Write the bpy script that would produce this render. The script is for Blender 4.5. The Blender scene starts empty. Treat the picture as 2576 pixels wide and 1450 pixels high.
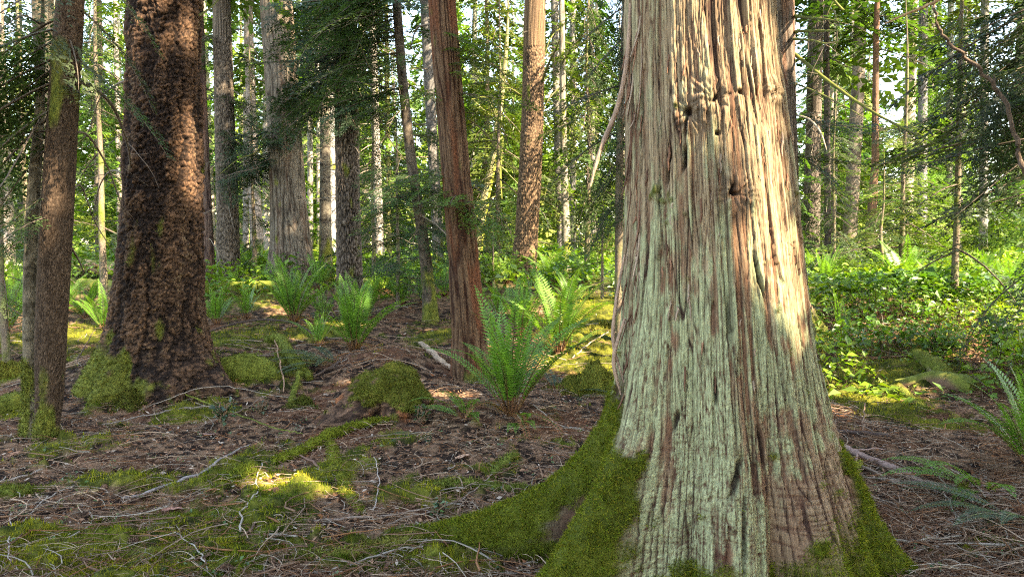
import bpy, math
import numpy as np
from mathutils import Vector, Matrix

SC = bpy.context.scene
COL = SC.collection
PI = math.pi
rng = np.random.default_rng(11)

# ------------------------------------------------------------------ camera geometry (sizes read off the photograph at 2575 px width)
F = 1909.0
PW, PH = 2575.0, 1450.0
EYE = 1.5
PITCH = math.atan(105.0 / F)
CP, SP = math.cos(PITCH), math.sin(PITCH)


def ray(px, py):
    r = (px - PW / 2) / F
    u = -(py - PH / 2) / F
    return np.array([r, CP + u * SP, -SP + u * CP])


def at(px, py, D):
    d = ray(px, py)
    return d / d[1] * D + np.array([0, 0, EYE])


# ------------------------------------------------------------------ noise
def _h(ix, iy, iz, seed):
    with np.errstate(over='ignore'):
        n = ix.astype(np.uint32) * np.uint32(374761393) + iy.astype(np.uint32) * np.uint32(668265263) \
            + iz.astype(np.uint32) * np.uint32(2147483647) + np.uint32((seed * 1274126177) & 0xffffffff)
        n = (n ^ (n >> np.uint32(13))) * np.uint32(1274126177)
        n = (n ^ (n >> np.uint32(16))) * np.uint32(2246822519)
        n = n ^ (n >> np.uint32(15))
    return n.astype(np.float64) / 4294967295.0


def vn(x, y, z=0.0, seed=0):
    x, y, z = np.broadcast_arrays(np.asarray(x, float), np.asarray(y, float), np.asarray(z, float))
    fx, fy, fz = np.floor(x), np.floor(y), np.floor(z)
    tx, ty, tz = x - fx, y - fy, z - fz
    ix, iy, iz = fx.astype(np.int64), fy.astype(np.int64), fz.astype(np.int64)
    sx, sy, sz = tx * tx * (3 - 2 * tx), ty * ty * (3 - 2 * ty), tz * tz * (3 - 2 * tz)
    def H(a, b, c):
        return _h(ix + a, iy + b, iz + c, seed)
    x00 = H(0, 0, 0) * (1 - sx) + H(1, 0, 0) * sx
    x10 = H(0, 1, 0) * (1 - sx) + H(1, 1, 0) * sx
    x01 = H(0, 0, 1) * (1 - sx) + H(1, 0, 1) * sx
    x11 = H(0, 1, 1) * (1 - sx) + H(1, 1, 1) * sx
    y0 = x00 * (1 - sy) + x10 * sy
    y1 = x01 * (1 - sy) + x11 * sy
    return y0 * (1 - sz) + y1 * sz


def fbm(x, y, z=0.0, seed=0, o=3):
    s, a, t = 0.0, 1.0, 0.0
    f = 1.0
    for k in range(o):
        s = s + a * vn(np.asarray(x) * f, np.asarray(y) * f, np.asarray(z) * f, seed + k * 7)
        t += a
        a *= 0.5
        f *= 2.03
    return s / t


def ridged(x, y, z=0.0, seed=0):
    return 1 - np.abs(2 * vn(x, y, z, seed) - 1)


def sst(a, b, x):
    t = np.clip((np.asarray(x, float) - a) / (b - a), 0, 1)
    return t * t * (3 - 2 * t)


def mixc(a, b, t):
    a = np.asarray(a, float)
    b = np.asarray(b, float)
    t = np.asarray(t)[..., None]
    return a * (1 - t) + b * t


def voro(u, v, nu, seed, jit=.9):
    """plates on a stem: u runs 0..nu round it (wraps), v along it. Returns nearest distance, edge width, plate random, offset along v"""
    iu, iv = np.floor(u), np.floor(v)
    f1 = np.full(u.shape, 9.0); f2 = np.full(u.shape, 9.0); idr = np.zeros(u.shape); dv1 = np.zeros(u.shape)
    for a in (-1, 0, 1):
        for b in (-1, 0, 1):
            cu, cv = iu + a, iv + b
            w = np.mod(cu, nu).astype(np.int64)
            cvi = cv.astype(np.int64)
            z0 = np.zeros_like(w)
            px = cu + .5 + (_h(w, cvi, z0, seed) - .5) * jit
            py = cv + .5 + (_h(w, cvi, z0 + 1, seed) - .5) * jit
            d = np.sqrt((u - px) ** 2 + (v - py) ** 2)
            r = _h(w, cvi, z0 + 2, seed)
            c = d < f1
            f2 = np.where(c, f1, np.minimum(f2, d))
            idr = np.where(c, r, idr)
            dv1 = np.where(c, v - py, dv1)
            f1 = np.where(c, d, f1)
    return f1, f2 - f1, idr, dv1


# ------------------------------------------------------------------ ground form
BUMPS = []


def gh(x, y):
    x = np.asarray(x, float)
    y = np.asarray(y, float)
    r = np.sqrt(x * x + y * y)
    z = 0.5 * sst(6, 19, y) + 0.10 * sst(8, 20, r)
    z = z + (fbm(x * 0.35 + 3.1, y * 0.35, 0, 5, 2) - 0.5) * 0.28 * sst(1.5, 7, r)
    z = z + (fbm(x * 1.4, y * 1.4, 0, 9, 2) - 0.5) * 0.07
    for (bx, by, bh, br) in BUMPS:
        z = z + bh * np.exp(-((x - bx) ** 2 + (y - by) ** 2) / (br * br))
    return z


def gp(px, py):
    """the ground under the sight line of a photo pixel"""
    d = ray(px, py)
    d = d / d[1]
    Ds = np.concatenate([np.linspace(2, 14, 700), np.linspace(14, 70, 900)])
    z = EYE + d[2] * Ds
    g = gh(d[0] * Ds, Ds)
    k = np.argmax(z <= g)
    if z[k] > g[k]:
        k = len(Ds) - 1
    D = Ds[k]
    return np.array([d[0] * D, D, float(gh(d[0] * D, D))])


def addbump(px, py, h, r, D=None):
    p = gp(px, py)
    BUMPS.append((p[0], p[1], h, r))


addbump(400, 930, 0.20, 1.2)       # swell round the dark fir
addbump(985, 930, 0.22, 0.75)      # low rise under the rotten stump
addbump(1180, 930, 0.08, 0.8)
addbump(2330, 960, 0.10, 0.9)
addbump(120, 1000, 0.05, 1.0)


# ------------------------------------------------------------------ mesh builder
class MB:
    def __init__(self):
        self.v, self.c, self.q, self.t, self.qm, self.tm = [], [], [], [], [], []
        self.n = 0

    def add(self, v, quads=None, tris=None, col=(.5, .5, .5), mi=0):
        v = np.asarray(v, float).reshape(-1, 3)
        c = np.asarray(col, float)
        if c.ndim == 1:
            c = np.broadcast_to(c, (len(v), 3))
        self.v.append(v)
        self.c.append(c)
        if quads is not None and len(quads):
            q = np.asarray(quads, np.int64) + self.n
            self.q.append(q)
            self.qm.append(np.full(len(q), mi, np.int32))
        if tris is not None and len(tris):
            t = np.asarray(tris, np.int64) + self.n
            self.t.append(t)
            self.tm.append(np.full(len(t), mi, np.int32))
        self.n += len(v)

    def quads(self, P, col, mi=0):
        """P (n,4,3); col (n,3) or (3,)"""
        n = len(P)
        if n == 0:
            return
        c = np.asarray(col, float)
        if c.ndim == 2:
            c = np.repeat(c, 4, 0)
        self.add(P.reshape(-1, 3), quads=np.arange(4 * n).reshape(-1, 4), col=c, mi=mi)

    def tris(self, P, col, mi=0):
        n = len(P)
        if n == 0:
            return
        c = np.asarray(col, float)
        if c.ndim == 2:
            c = np.repeat(c, 3, 0)
        self.add(P.reshape(-1, 3), tris=np.arange(3 * n).reshape(-1, 3), col=c, mi=mi)

    def mesh(self, name, mats, smooth=True):
        me = bpy.data.meshes.new(name)
        V = np.concatenate(self.v)
        Cc = np.concatenate(self.c)
        T = np.concatenate(self.t) if self.t else np.zeros((0, 3), np.int64)
        Q = np.concatenate(self.q) if self.q else np.zeros((0, 4), np.int64)
        M = np.concatenate((self.tm or [np.zeros(0, np.int32)]) + (self.qm or [np.zeros(0, np.int32)]))
        me.vertices.add(len(V))
        me.vertices.foreach_set('co', V.astype(np.float32).ravel())
        L = np.concatenate([T.ravel(), Q.ravel()]).astype(np.int32)
        me.loops.add(len(L))
        me.loops.foreach_set('vertex_index', L)
        st = np.concatenate([np.arange(len(T)) * 3, len(T) * 3 + np.arange(len(Q)) * 4]).astype(np.int32)
        me.polygons.add(len(st))
        me.polygons.foreach_set('loop_start', st)
        me.polygons.foreach_set('material_index', M)
        me.polygons.foreach_set('use_smooth', np.full(len(st), smooth))
        a = me.color_attributes.new('col', 'FLOAT_COLOR', 'POINT')
        rgba = np.ones((len(V), 4), np.float32)
        rgba[:, :3] = np.clip(Cc, 0, 1)
        a.data.foreach_set('color', rgba.ravel())
        for m in (mats if isinstance(mats, (list, tuple)) else [mats]):
            me.materials.append(m)
        me.update(calc_edges=True)
        return me

    def build(self, name, mats, parent=None, loc=(0, 0, 0), smooth=True):
        return link(name, self.mesh(name, mats, smooth), parent, loc)


def link(name, data, parent=None, loc=(0, 0, 0)):
    o = bpy.data.objects.new(name, data)
    COL.objects.link(o)
    if parent is not None:
        o.parent = parent
    o.location = loc
    return o


def tag(o, label=None, cat=None, group=None, kind=None):
    for k, v in (('label', label), ('category', cat), ('group', group), ('kind', kind)):
        if v:
            o[k] = v
    return o


def thing(name, label, cat, loc=(0, 0, 0), group=None):
    return tag(link(name, None, None, loc), label, cat, group)


# ------------------------------------------------------------------ tubes
def tubes(mb, P, R, sides, col, mi=0):
    """P (N,K,3) paths, R (N,K) radii -> tubes; col (N,3) or (N,K,3) or (3,)"""
    P = np.asarray(P, float)
    R = np.asarray(R, float)
    N, K, _ = P.shape
    Tn = np.gradient(P, axis=1)
    Tn /= np.linalg.norm(Tn, axis=2, keepdims=True) + 1e-9
    up = np.zeros_like(Tn)
    up[..., 2] = 1
    ver = np.abs(Tn[..., 2]).mean(1) > 0.9
    up[ver] = (1, 0, 0)
    n1 = np.cross(up, Tn)
    n1 /= np.linalg.norm(n1, axis=2, keepdims=True) + 1e-9
    n2 = np.cross(Tn, n1)
    a = np.arange(sides) * 2 * PI / sides
    ring = P[:, :, None, :] + R[:, :, None, None] * (np.cos(a)[None, None, :, None] * n1[:, :, None, :] + np.sin(a)[None, None, :, None] * n2[:, :, None, :])
    V = ring.reshape(-1, 3)
    b = (np.arange(N)[:, None, None] * K + np.arange(K - 1)[None, :, None]) * sides
    s = np.arange(sides)[None, None, :]
    s2 = (s + 1) % sides
    q = np.stack([b + s, b + s2, b + sides + s2, b + sides + s], -1).reshape(-1, 4)
    c = np.asarray(col, float)
    if c.ndim == 1:
        c = np.broadcast_to(c, (N, K, 3))
    elif c.ndim == 2:
        c = np.broadcast_to(c[:, None, :], (N, K, 3))
    c = np.repeat(c[:, :, None, :], sides, 2).reshape(-1, 3)
    mb.add(V, quads=q, col=c, mi=mi)
    # closed ends
    if sides >= 4:
        for k, flip in ((0, True), (K - 1, False)):
            cen = P[:, k]
            base = (np.arange(N) * K + k) * sides
            rv = V[(base[:, None] + np.arange(sides)[None]).ravel()]
            idx = N + np.arange(N)[:, None] * sides + np.arange(sides)[None]
            j = np.roll(idx, -1, 1)
            ci = np.broadcast_to(np.arange(N)[:, None], idx.shape)
            tri = np.stack([ci, j, idx] if flip else [ci, idx, j], -1).reshape(-1, 3)
            cc = c.reshape(N, K, sides, 3)[:, k]
            mb.add(np.concatenate([cen, rv]), tris=tri, col=np.concatenate([cc[:, 0], cc.reshape(-1, 3)]), mi=mi)


def curve_pts(pts, n):
    """smooth path through control points"""
    pts = np.asarray(pts, float)
    m = len(pts)
    if m < 3:
        t = np.linspace(0, 1, n)[:, None]
        return pts[0] * (1 - t) + pts[-1] * t
    ext = np.vstack([2 * pts[0] - pts[1], pts, 2 * pts[-1] - pts[-2]])
    out = []
    for s in np.linspace(0, m - 1 - 1e-6, n):
        k = int(s)
        t = s - k
        p0, p1, p2, p3 = ext[k], ext[k + 1], ext[k + 2], ext[k + 3]
        out.append(0.5 * (2 * p1 + (p2 - p0) * t + (2 * p0 - 5 * p1 + 4 * p2 - p3) * t * t + (3 * p1 - p0 - 3 * p2 + p3) * t ** 3))
    return np.array(out)


def rough_tube(mb, pts, radii, sides=14, n=50, col=(.2, .15, .1), moss=0.0, rough=0.15, seed=0, mosscol=(.11, .14, .022), stretch=1.0, mi=0, kink=0.0):
    """a single log, root or stick with an uneven skin; moss 0..1 grows from the top down. Returns (points, normals, mossmask)"""
    P = curve_pts(pts, n)
    if kink:
        tt = np.linspace(0, 1, n)
        ln_ = np.linalg.norm(np.diff(P, axis=0), axis=1).sum()
        P = P + np.stack([vn(tt * ln_ * 14, 3.3 + k_, 0, seed + k_) - .5 for k_ in range(3)], -1) * np.array([1, 1, .5]) * kink + np.stack([vn(tt * ln_ * 45, 3.3 + k_, 0, seed + 9 + k_) - .5 for k_ in range(3)], -1) * np.array([1, 1, .5]) * kink * .12
    R = np.interp(np.linspace(0, 1, n), np.linspace(0, 1, len(radii)), radii)
    L = np.concatenate([[0], np.cumsum(np.linalg.norm(np.diff(P, axis=0), axis=1))])
    tmp = MB()
    tubes(tmp, P[None], R[None], sides, (0, 0, 0))
    V = tmp.v[0]
    cen = np.repeat(P, sides, 0)
    nrm = V - cen
    rr = np.linalg.norm(nrm, axis=1, keepdims=True) + 1e-9
    nrm = nrm / rr
    f = 0.35 / max(R.mean(), 1e-3)
    d = fbm(V[:, 0] * f * stretch, V[:, 1] * f * stretch, V[:, 2] * f * 1.5, seed, 3) - 0.5
    d2 = vn(V[:, 0] * 4 * f, V[:, 1] * 4 * f, V[:, 2] * 4 * f, seed + 3) - 0.5
    mm = np.clip(sst(0.62 - moss, 1.05 - moss, 0.5 + 0.5 * nrm[:, 2] + (fbm(V[:, 0] * f, V[:, 1] * f, V[:, 2] * f, seed + 40, 2) - .5) * 1.3), 0, 1) if moss > 0 else np.zeros(len(V))
    V = V + nrm * (rr * rough * (2 * d + .7 * d2) + rr * 0.12 * mm[:, None]) if False else V + nrm * (rr[:, 0] * (rough * (2 * d + .7 * d2) + 0.15 * mm))[:, None]
    base = np.asarray(col, float)
    c = base[None] * (0.65 + 0.7 * vn(V[:, 0] * 2 * f, V[:, 1] * 2 * f, V[:, 2] * 2 * f, seed + 5))[:, None]
    mc = np.asarray(mosscol)[None] * (0.6 + 0.8 * vn(V[:, 0] * 30, V[:, 1] * 30, V[:, 2] * 30, seed + 8))[:, None]
    c = c * (1 - mm[:, None]) + mc * mm[:, None]
    tmp.v[0] = V
    tmp.c[0] = c
    # caps follow the moved rings
    mb.add(V, quads=tmp.q[0], col=c, mi=mi)
    for k, flip in ((0, True), (n - 1, False)):
        ringv = V[k * sides:(k + 1) * sides]
        cc = c[k * sides:(k + 1) * sides]
        j = np.arange(sides)
        tri = np.stack([np.full(sides, sides), (j + 1) % sides, j] if flip else [np.full(sides, sides), j, (j + 1) % sides], -1)
        mb.add(np.vstack([ringv, ringv.mean(0)]), tris=tri, col=np.vstack([cc, cc.mean(0) * 1.2]), mi=mi)
    return V, nrm, mm


def fuzz(mb, V, N, mask, n, ln, w, rs, col=(.11, .14, .022), mi=0, lean=0.7, jit=None):
    """moss: n little blades standing on the sampled points"""
    p = np.clip(mask, 0, None)
    if p.sum() <= 0:
        return
    idx = rs.choice(len(V), n, p=p / p.sum())
    b = V[idx] + (rs.normal(size=(n, 3)) * jit if jit else 0)
    d = N[idx] + rs.normal(size=(n, 3)) * lean
    d /= np.linalg.norm(d, axis=1, keepdims=True)
    s = np.cross(d, rs.normal(size=(n, 3)))
    s /= np.linalg.norm(s, axis=1, keepdims=True)
    l = ln * rs.uniform(.5, 1.4, n)[:, None]
    P = np.stack([b - d * l * .15 - s * w / 2, b - d * l * .15 + s * w / 2, b + d * l], 1)
    c = np.asarray(col)[None] * rs.uniform(.45, 1.5, n)[:, None] * rs.uniform(.85, 1.15, (n, 3))
    mb.tris(P, c, mi)


# ------------------------------------------------------------------ materials
def new_mat(name):
    m = bpy.data.materials.new(name)
    m.use_nodes = True
    nt = m.node_tree
    nt.nodes.clear()
    return m, nt, nt.nodes, nt.links


def surf_mat(name, nscale=(20, 20, 20), nvar=0.35, bscale=(60, 60, 60), bdist=0.004, rough=0.9, spec=0.2, bstr=1.0):
    """rough natural surface: tint per vertex, broken up and roughened by procedural noise in object space"""
    m, nt, N, L = new_mat(name)
    out = N.new('ShaderNodeOutputMaterial')
    b = N.new('ShaderNodeBsdfPrincipled')
    b.inputs['Roughness'].default_value = rough
    b.inputs['Specular IOR Level'].default_value = spec
    at_ = N.new('ShaderNodeAttribute')
    at_.attribute_name = 'col'
    tc = N.new('ShaderNodeTexCoord')
    mp = N.new('ShaderNodeMapping')
    mp.inputs['Scale'].default_value = nscale
    L.new(tc.outputs['Object'], mp.inputs['Vector'])
    nz = N.new('ShaderNodeTexNoise')
    nz.inputs['Scale'].default_value = 1
    nz.inputs['Detail'].default_value = 4
    nz.inputs['Roughness'].default_value = .65
    L.new(mp.outputs[0], nz.inputs['Vector'])
    mr = N.new('ShaderNodeMapRange')
    mr.inputs['From Min'].default_value = .25
    mr.inputs['From Max'].default_value = .75
    mr.inputs['To Min'].default_value = 1 - nvar
    mr.inputs['To Max'].default_value = 1 + nvar
    L.new(nz.outputs['Fac'], mr.inputs['Value'])
    mx = N.new('ShaderNodeVectorMath')
    mx.operation = 'SCALE'
    L.new(at_.outputs['Color'], mx.inputs[0])
    L.new(mr.outputs[0], mx.inputs['Scale'])
    L.new(mx.outputs[0], b.inputs['Base Color'])
    mp2 = N.new('ShaderNodeMapping')
    mp2.inputs['Scale'].default_value = bscale
    L.new(tc.outputs['Object'], mp2.inputs['Vector'])
    nb = N.new('ShaderNodeTexNoise')
    nb.inputs['Scale'].default_value = 1
    nb.inputs['Detail'].default_value = 3
    L.new(mp2.outputs[0], nb.inputs['Vector'])
    bu = N.new('ShaderNodeBump')
    bu.inputs['Distance'].default_value = bdist
    bu.inputs['Strength'].default_value = bstr
    L.new(nb.outputs['Fac'], bu.inputs['Height'])
    L.new(bu.outputs[0], b.inputs['Normal'])
    L.new(b.outputs[0], out.inputs[0])
    return m


def leaf_mat(name, trans=0.4, rough=0.5, spec=0.35, tint=(1.25, 1.15, .55), var=0.25):
    m, nt, N, L = new_mat(name)
    out = N.new('ShaderNodeOutputMaterial')
    b = N.new('ShaderNodeBsdfPrincipled')
    b.inputs['Roughness'].default_value = rough
    b.inputs['Specular IOR Level'].default_value = spec
    at_ = N.new('ShaderNodeAttribute')
    at_.attribute_name = 'col'
    oi = N.new('ShaderNodeObjectInfo')
    mr = N.new('ShaderNodeMapRange')
    mr.inputs['To Min'].default_value = 1 - var
    mr.inputs['To Max'].default_value = 1 + var
    L.new(oi.outputs['Random'], mr.inputs['Value'])
    mx = N.new('ShaderNodeVectorMath')
    mx.operation = 'SCALE'
    L.new(at_.outputs['Color'], mx.inputs[0])
    L.new(mr.outputs[0], mx.inputs['Scale'])
    L.new(mx.outputs[0], b.inputs['Base Color'])
    tr = N.new('ShaderNodeBsdfTranslucent')
    m2 = N.new('ShaderNodeVectorMath')
    m2.operation = 'MULTIPLY'
    m2.inputs[1].default_value = tint
    L.new(mx.outputs[0], m2.inputs[0])
    L.new(m2.outputs[0], tr.inputs['Color'])
    ms = N.new('ShaderNodeMixShader')
    ms.inputs[0].default_value = trans
    L.new(b.outputs[0], ms.inputs[1])
    L.new(tr.outputs[0], ms.inputs[2])
    L.new(ms.outputs[0], out.inputs[0])
    return m


M_GROUND = surf_mat('forest_floor', (45, 45, 45), .5, (110, 110, 110), .012, .95, .1)
M_CEDAR = surf_mat('cedar_bark', (170, 170, 14), .5, (210, 210, 22), .006, .88, .2)
M_BARK = surf_mat('fir_bark', (75, 75, 28), .6, (110, 110, 50), .010, .9, .15)
M_WOOD = surf_mat('dead_wood', (60, 60, 60), .35, (120, 120, 120), .003, .85, .2)
M_MOSS = leaf_mat('moss', .3, .8, .1, (1.1, 1.1, .6), .1)
M_MOSSY = surf_mat('mossy_surface', (60, 60, 60), .45, (130, 130, 130), .01, .95, .1)
M_LITTER = leaf_mat('litter', .05, .85, .15, (1, 1, 1), .05)
M_LEAF = leaf_mat('conifer_foliage', .38, .55, .3, (1.0, 1.2, .5), .25)
M_FERN = leaf_mat('fern_foliage', .4, .45, .4, (1.2, 1.2, .5), .12)
M_BROAD = leaf_mat('broad_leaf', .4, .38, .5, (1.2, 1.2, .5), .15)
# ------------------------------------------------------------------ moss patches (world ellipses)
MOSSZ = []


def mz(px, py, rx, ry, k=1.0):
    p = gp(px, py)
    a = gp(px, py + ry)
    b = gp(px, max(py - ry, 660))
    MOSSZ.append((p[0], p[1], rx * p[1] / F, max(.12, (b[1] - a[1]) / 2), k))


for z_ in [(600, 1190, 75, 40, 1.3), (350, 1205, 110, 35, 1.1), (240, 1205, 60, 30, .8), (700, 1240, 120, 50, 1.2), (330, 1390, 420, 80, 1.0), (560, 1320, 250, 60, .9),
           (90, 1400, 200, 70, .7), (520, 1040, 70, 25, 1), (330, 960, 60, 50, 1), (470, 1040, 50, 30, .9), (40, 940, 90, 45, 1.2), (190, 840, 130, 40, 1.1),
           (1500, 790, 90, 70, 1.3), (1480, 900, 110, 60, 1.4), (2120, 985, 110, 60, 1.5), (2260, 930, 170, 40, 1.1), (2200, 1030, 110, 40, .9),
           (1080, 1225, 170, 35, .9), (1240, 1190, 70, 25, .8), (560, 860, 110, 40, .9), (800, 830, 100, 25, .9), (1090, 850, 100, 30, .7),
           (700, 930, 90, 40, 1), (640, 740, 120, 25, 1), (30, 1040, 70, 20, .9), (40, 1245, 70, 15, 1), (900, 1400, 250, 45, .8), (1000, 1110, 80, 25, .6), (1600, 700, 200, 30, .8),
           (860, 1180, 60, 60, .9), (2200, 870, 200, 30, .7), (140, 1130, 60, 30, .8)]:
    mz(*z_)


def moss_at(x, y):
    x = np.asarray(x, float)
    y = np.asarray(y, float)
    m = np.zeros_like(x)
    for (cx, cy, rx, ry, k) in MOSSZ:
        d = ((x - cx) / rx) ** 2 + ((y - cy) / ry) ** 2
        m = np.maximum(m, k * np.exp(-d * .8))
    n = fbm(x * 3.2, y * 3.2, 0, 21, 3)
    n2 = fbm(x * 11, y * 11, 0, 27, 2)
    return sst(.34, .62, m * .78 + (n - .5) * .9 + (n2 - .5) * .5 + .12)


# ------------------------------------------------------------------ the ground: one sheet to the horizon
def build_ground():
    rs = np.concatenate([np.linspace(.05, 2.0, 14)[:-1], np.geomspace(2.0, 16, 560), np.geomspace(16, 420, 70)[1:]])
    th_f = np.linspace(math.radians(40), math.radians(140), 760)
    th_b = np.linspace(math.radians(140), math.radians(400), 60)[1:-1]
    th = np.concatenate([th_f, th_b])
    R, TH = np.meshgrid(rs, th, indexing='ij')
    X, Y = R * np.cos(TH), R * np.sin(TH)
    Z = gh(X, Y)
    M = moss_at(X, Y)
    near = 1 - sst(10, 22, R)
    fine = (fbm(X * 9, Y * 9, 0, 61, 3) - .5) * .045 + (fbm(X * 34, Y * 34, 0, 66, 2) - .5) * .022
    cush = np.maximum(0, fbm(X * 6, Y * 6, 0, 71, 2) - .35) * .13 * M + (fbm(X * 22, Y * 22, 0, 72, 2) - .5) * .03 * M
    Z = Z + (fine + cush) * near
    # tints: needle duff, pale shreds, red rotten wood, moss; darks paint in shaded gaps
    a = fbm(X * 2.1, Y * 2.1, 0, 81, 3)
    b = fbm(X * 16, Y * 16, 0, 84, 3)
    c = mixc((.022, .013, .009), (.25, .148, .085), sst(.40, .74, b))
    c = mixc(c, (.15, .062, .030), sst(.52, .72, a)[...] * .6)
    mo = mixc((.026, .036, .005), (.11, .12, .012), sst(.3, .7, b * .6 + .4 * fbm(X * 4, Y * 4, 0, 88, 2)))
    c = mixc(c, mo, M * .9)
    far = sst(13, 22, R)
    c = mixc(c, (.075, .085, .03), far * .7)
    nr, nt = R.shape
    i, j = np.meshgrid(np.arange(nr - 1), np.arange(nt), indexing='ij')
    j2 = (j + 1) % nt
    q = np.stack([i * nt + j, (i + 1) * nt + j, (i + 1) * nt + j2, i * nt + j2], -1).reshape(-1, 4)
    mb = MB()
    mb.add(np.stack([X, Y, Z], -1).reshape(-1, 3), quads=q, col=c.reshape(-1, 3))
    tag(mb.build('ground', M_GROUND), kind='structure')


build_ground()


def scatter(n, rmin, rmax, hw, rs, ymin=2.3):
    """points spread evenly over the seen ground (denser near)"""
    y = 1 / rs.uniform(1 / rmax, 1 / rmin, n)
    x = rs.uniform(-hw, hw, n) * (y + .6)
    return x, y


# loose twigs
def build_twigs():
    rs = np.random.default_rng(5)
    mb = MB()
    for (N, rmin, rmax, lmin, lmax, r0, r1) in ((9001, 2.5, 7, .08, .6, .0014, .0045), (2600, 2.5, 7.5, .08, .5, .0011, .0026), (15000, 2.5, 11, .05, .45, .0010, .0036), (1300, 2.6, 10, .25, .95, .002, .0075), (1500, 8, 17, .3, 1.1, .004, .009)):
        x, y = scatter(N, rmin, rmax, .78, rs)
        keep = ((moss_at(x, y) < .55) | (rs.uniform(size=N) < .40)) if N not in (2600, 9001) else (moss_at(x, y) > .4) if N == 2600 else (x / y > .30) & (moss_at(x, y) < .7)
        x, y = x[keep], y[keep]
        N = len(x)
        K = 6
        L = rs.uniform(lmin, lmax, N) * rs.uniform(.5, 1, N)
        ph = rs.normal(0, .75, N) + np.where(rs.uniform(size=N) < .25, 1.57, 0) + np.where(rs.uniform(size=N) < .5, PI, 0)
        kap = rs.normal(0, .9, N)
        t = np.linspace(0, 1, K)[None]
        ang = ph[:, None] + kap[:, None] * t + np.cumsum(rs.normal(0, .16, (N, K)), 1)
        st = L[:, None] / K
        PX = x[:, None] + np.cumsum(np.cos(ang) * st, 1)
        PY = y[:, None] + np.cumsum(np.sin(ang) * st, 1)
        lift = rs.uniform(.004, .045, N)[:, None] + rs.uniform(-.02, .045, N)[:, None] * (t - .3) + np.sin(t * PI) * rs.uniform(-.005, .02, N)[:, None]
        PZ = gh(PX, PY) + lift + .006
        R = rs.uniform(r0, r1, N)[:, None] * (1 - .65 * t)
        kind = rs.uniform(size=N)
        c = np.where(kind[:, None] < .26, np.array([[.40, .28, .19]]), np.where(kind[:, None] < .72, np.array([[.20, .115, .07]]), np.where(kind[:, None] < .83, np.array([[.36, .30, .23]]), np.array([[.26, .12, .055]]))))
        c = c * rs.uniform(.55, 1.2, N)[:, None]
        tubes(mb, np.stack([PX, PY, PZ], -1), R, 3, c)
    tag(mb.build('fallen_twigs', M_LITTER), kind='stuff')
    # flakes of bark, needles, cone scales and shreds of dead fern
    mb = MB()
    N = 120000
    x, y = scatter(N, 2.5, 15, .8, rs)
    keep = (moss_at(x, y) < .5) | (rs.uniform(size=N) < .2)
    x, y = x[keep], y[keep]
    N = len(x)
    l = rs.uniform(.010, .045, N) * (.7 + .06 * y)
    w = l * rs.uniform(.07, .45, N)
    big = rs.uniform(size=N) < .012
    l = np.where(big, l * 2.2, l)
    a = rs.uniform(0, 2 * PI, N)
    z = gh(x, y) + rs.uniform(.002, .03, N)
    d = np.stack([np.cos(a), np.sin(a), rs.normal(0, .3, N)], -1)
    s = np.stack([-np.sin(a), np.cos(a), rs.normal(0, .45, N)], -1)
    p = np.stack([x, y, z], -1)
    Pq = np.stack([p - d * l[:, None] / 2, p + s * w[:, None] / 2, p + d * l[:, None] / 2, p - s * w[:, None] / 2], 1)
    k = rs.uniform(size=N)[:, None]
    c = np.where(k < .36, np.array([[.19, .10, .06]]), np.where(k < .70, np.array([[.34, .19, .11]]), np.where(k < .9, np.array([[.25, .10, .042]]), np.array([[.48, .38, .29]])))) * rs.uniform(.5, 1.3, N)[:, None]
    mb.quads(Pq, c)
    tag(mb.build('needle_litter', M_LITTER), kind='stuff')


def build_moss():
    rs = np.random.default_rng(8)
    mb = MB()
    N = 560000
    x, y = scatter(N, 2.6, 17, .8, rs)
    m = moss_at(x, y)
    clump = sst(.34, .56, .6 * fbm(x * 13, y * 13, 0, 95, 2) + .4 * fbm(x * 34, y * 34, 0, 97, 2))
    keep = rs.uniform(size=N) < m * (.12 + .88 * clump)
    x, y = x[keep], y[keep]
    m = m[keep]
    N = len(x)
    X, Y = x, y
    cush = np.maximum(0, fbm(X * 6, Y * 6, 0, 71, 2) - .35) * .13 * m + (fbm(X * 22, Y * 22, 0, 72, 2) - .5) * .03 * m
    fine = (fbm(X * 9, Y * 9, 0, 61, 3) - .5) * .035
    z = gh(x, y) + cush + fine
    sc = (.55 + .09 * y)
    l = rs.uniform(.012, .040, N) * sc
    w = rs.uniform(.004, .008, N) * sc
    a = rs.uniform(0, 2 * PI, N)
    tl = rs.uniform(0, 1.15, N)
    d = np.stack([np.cos(a) * np.sin(tl), np.sin(a) * np.sin(tl), np.cos(tl)], -1)
    s = np.stack([-np.sin(a), np.cos(a), np.zeros(N)], -1)
    p = np.stack([x, y, z - .004], -1)
    P = np.stack([p - s * w[:, None] / 2, p + s * w[:, None] / 2, p + d * l[:, None]], 1)
    patch = .55 * fbm(x * 2.3, y * 2.3, 0, 91, 2) + .45 * fbm(x * 12, y * 12, 0, 93, 2)
    base = mixc((.10, .145, .011), (.30, .285, .022), sst(.33, .66, patch))
    c = base * rs.uniform(.5, 1.35, N)[:, None]
    mb.tris(P, c)
    tag(mb.build('ground_moss', M_MOSS), kind='stuff')


build_twigs()
build_moss()
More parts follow.
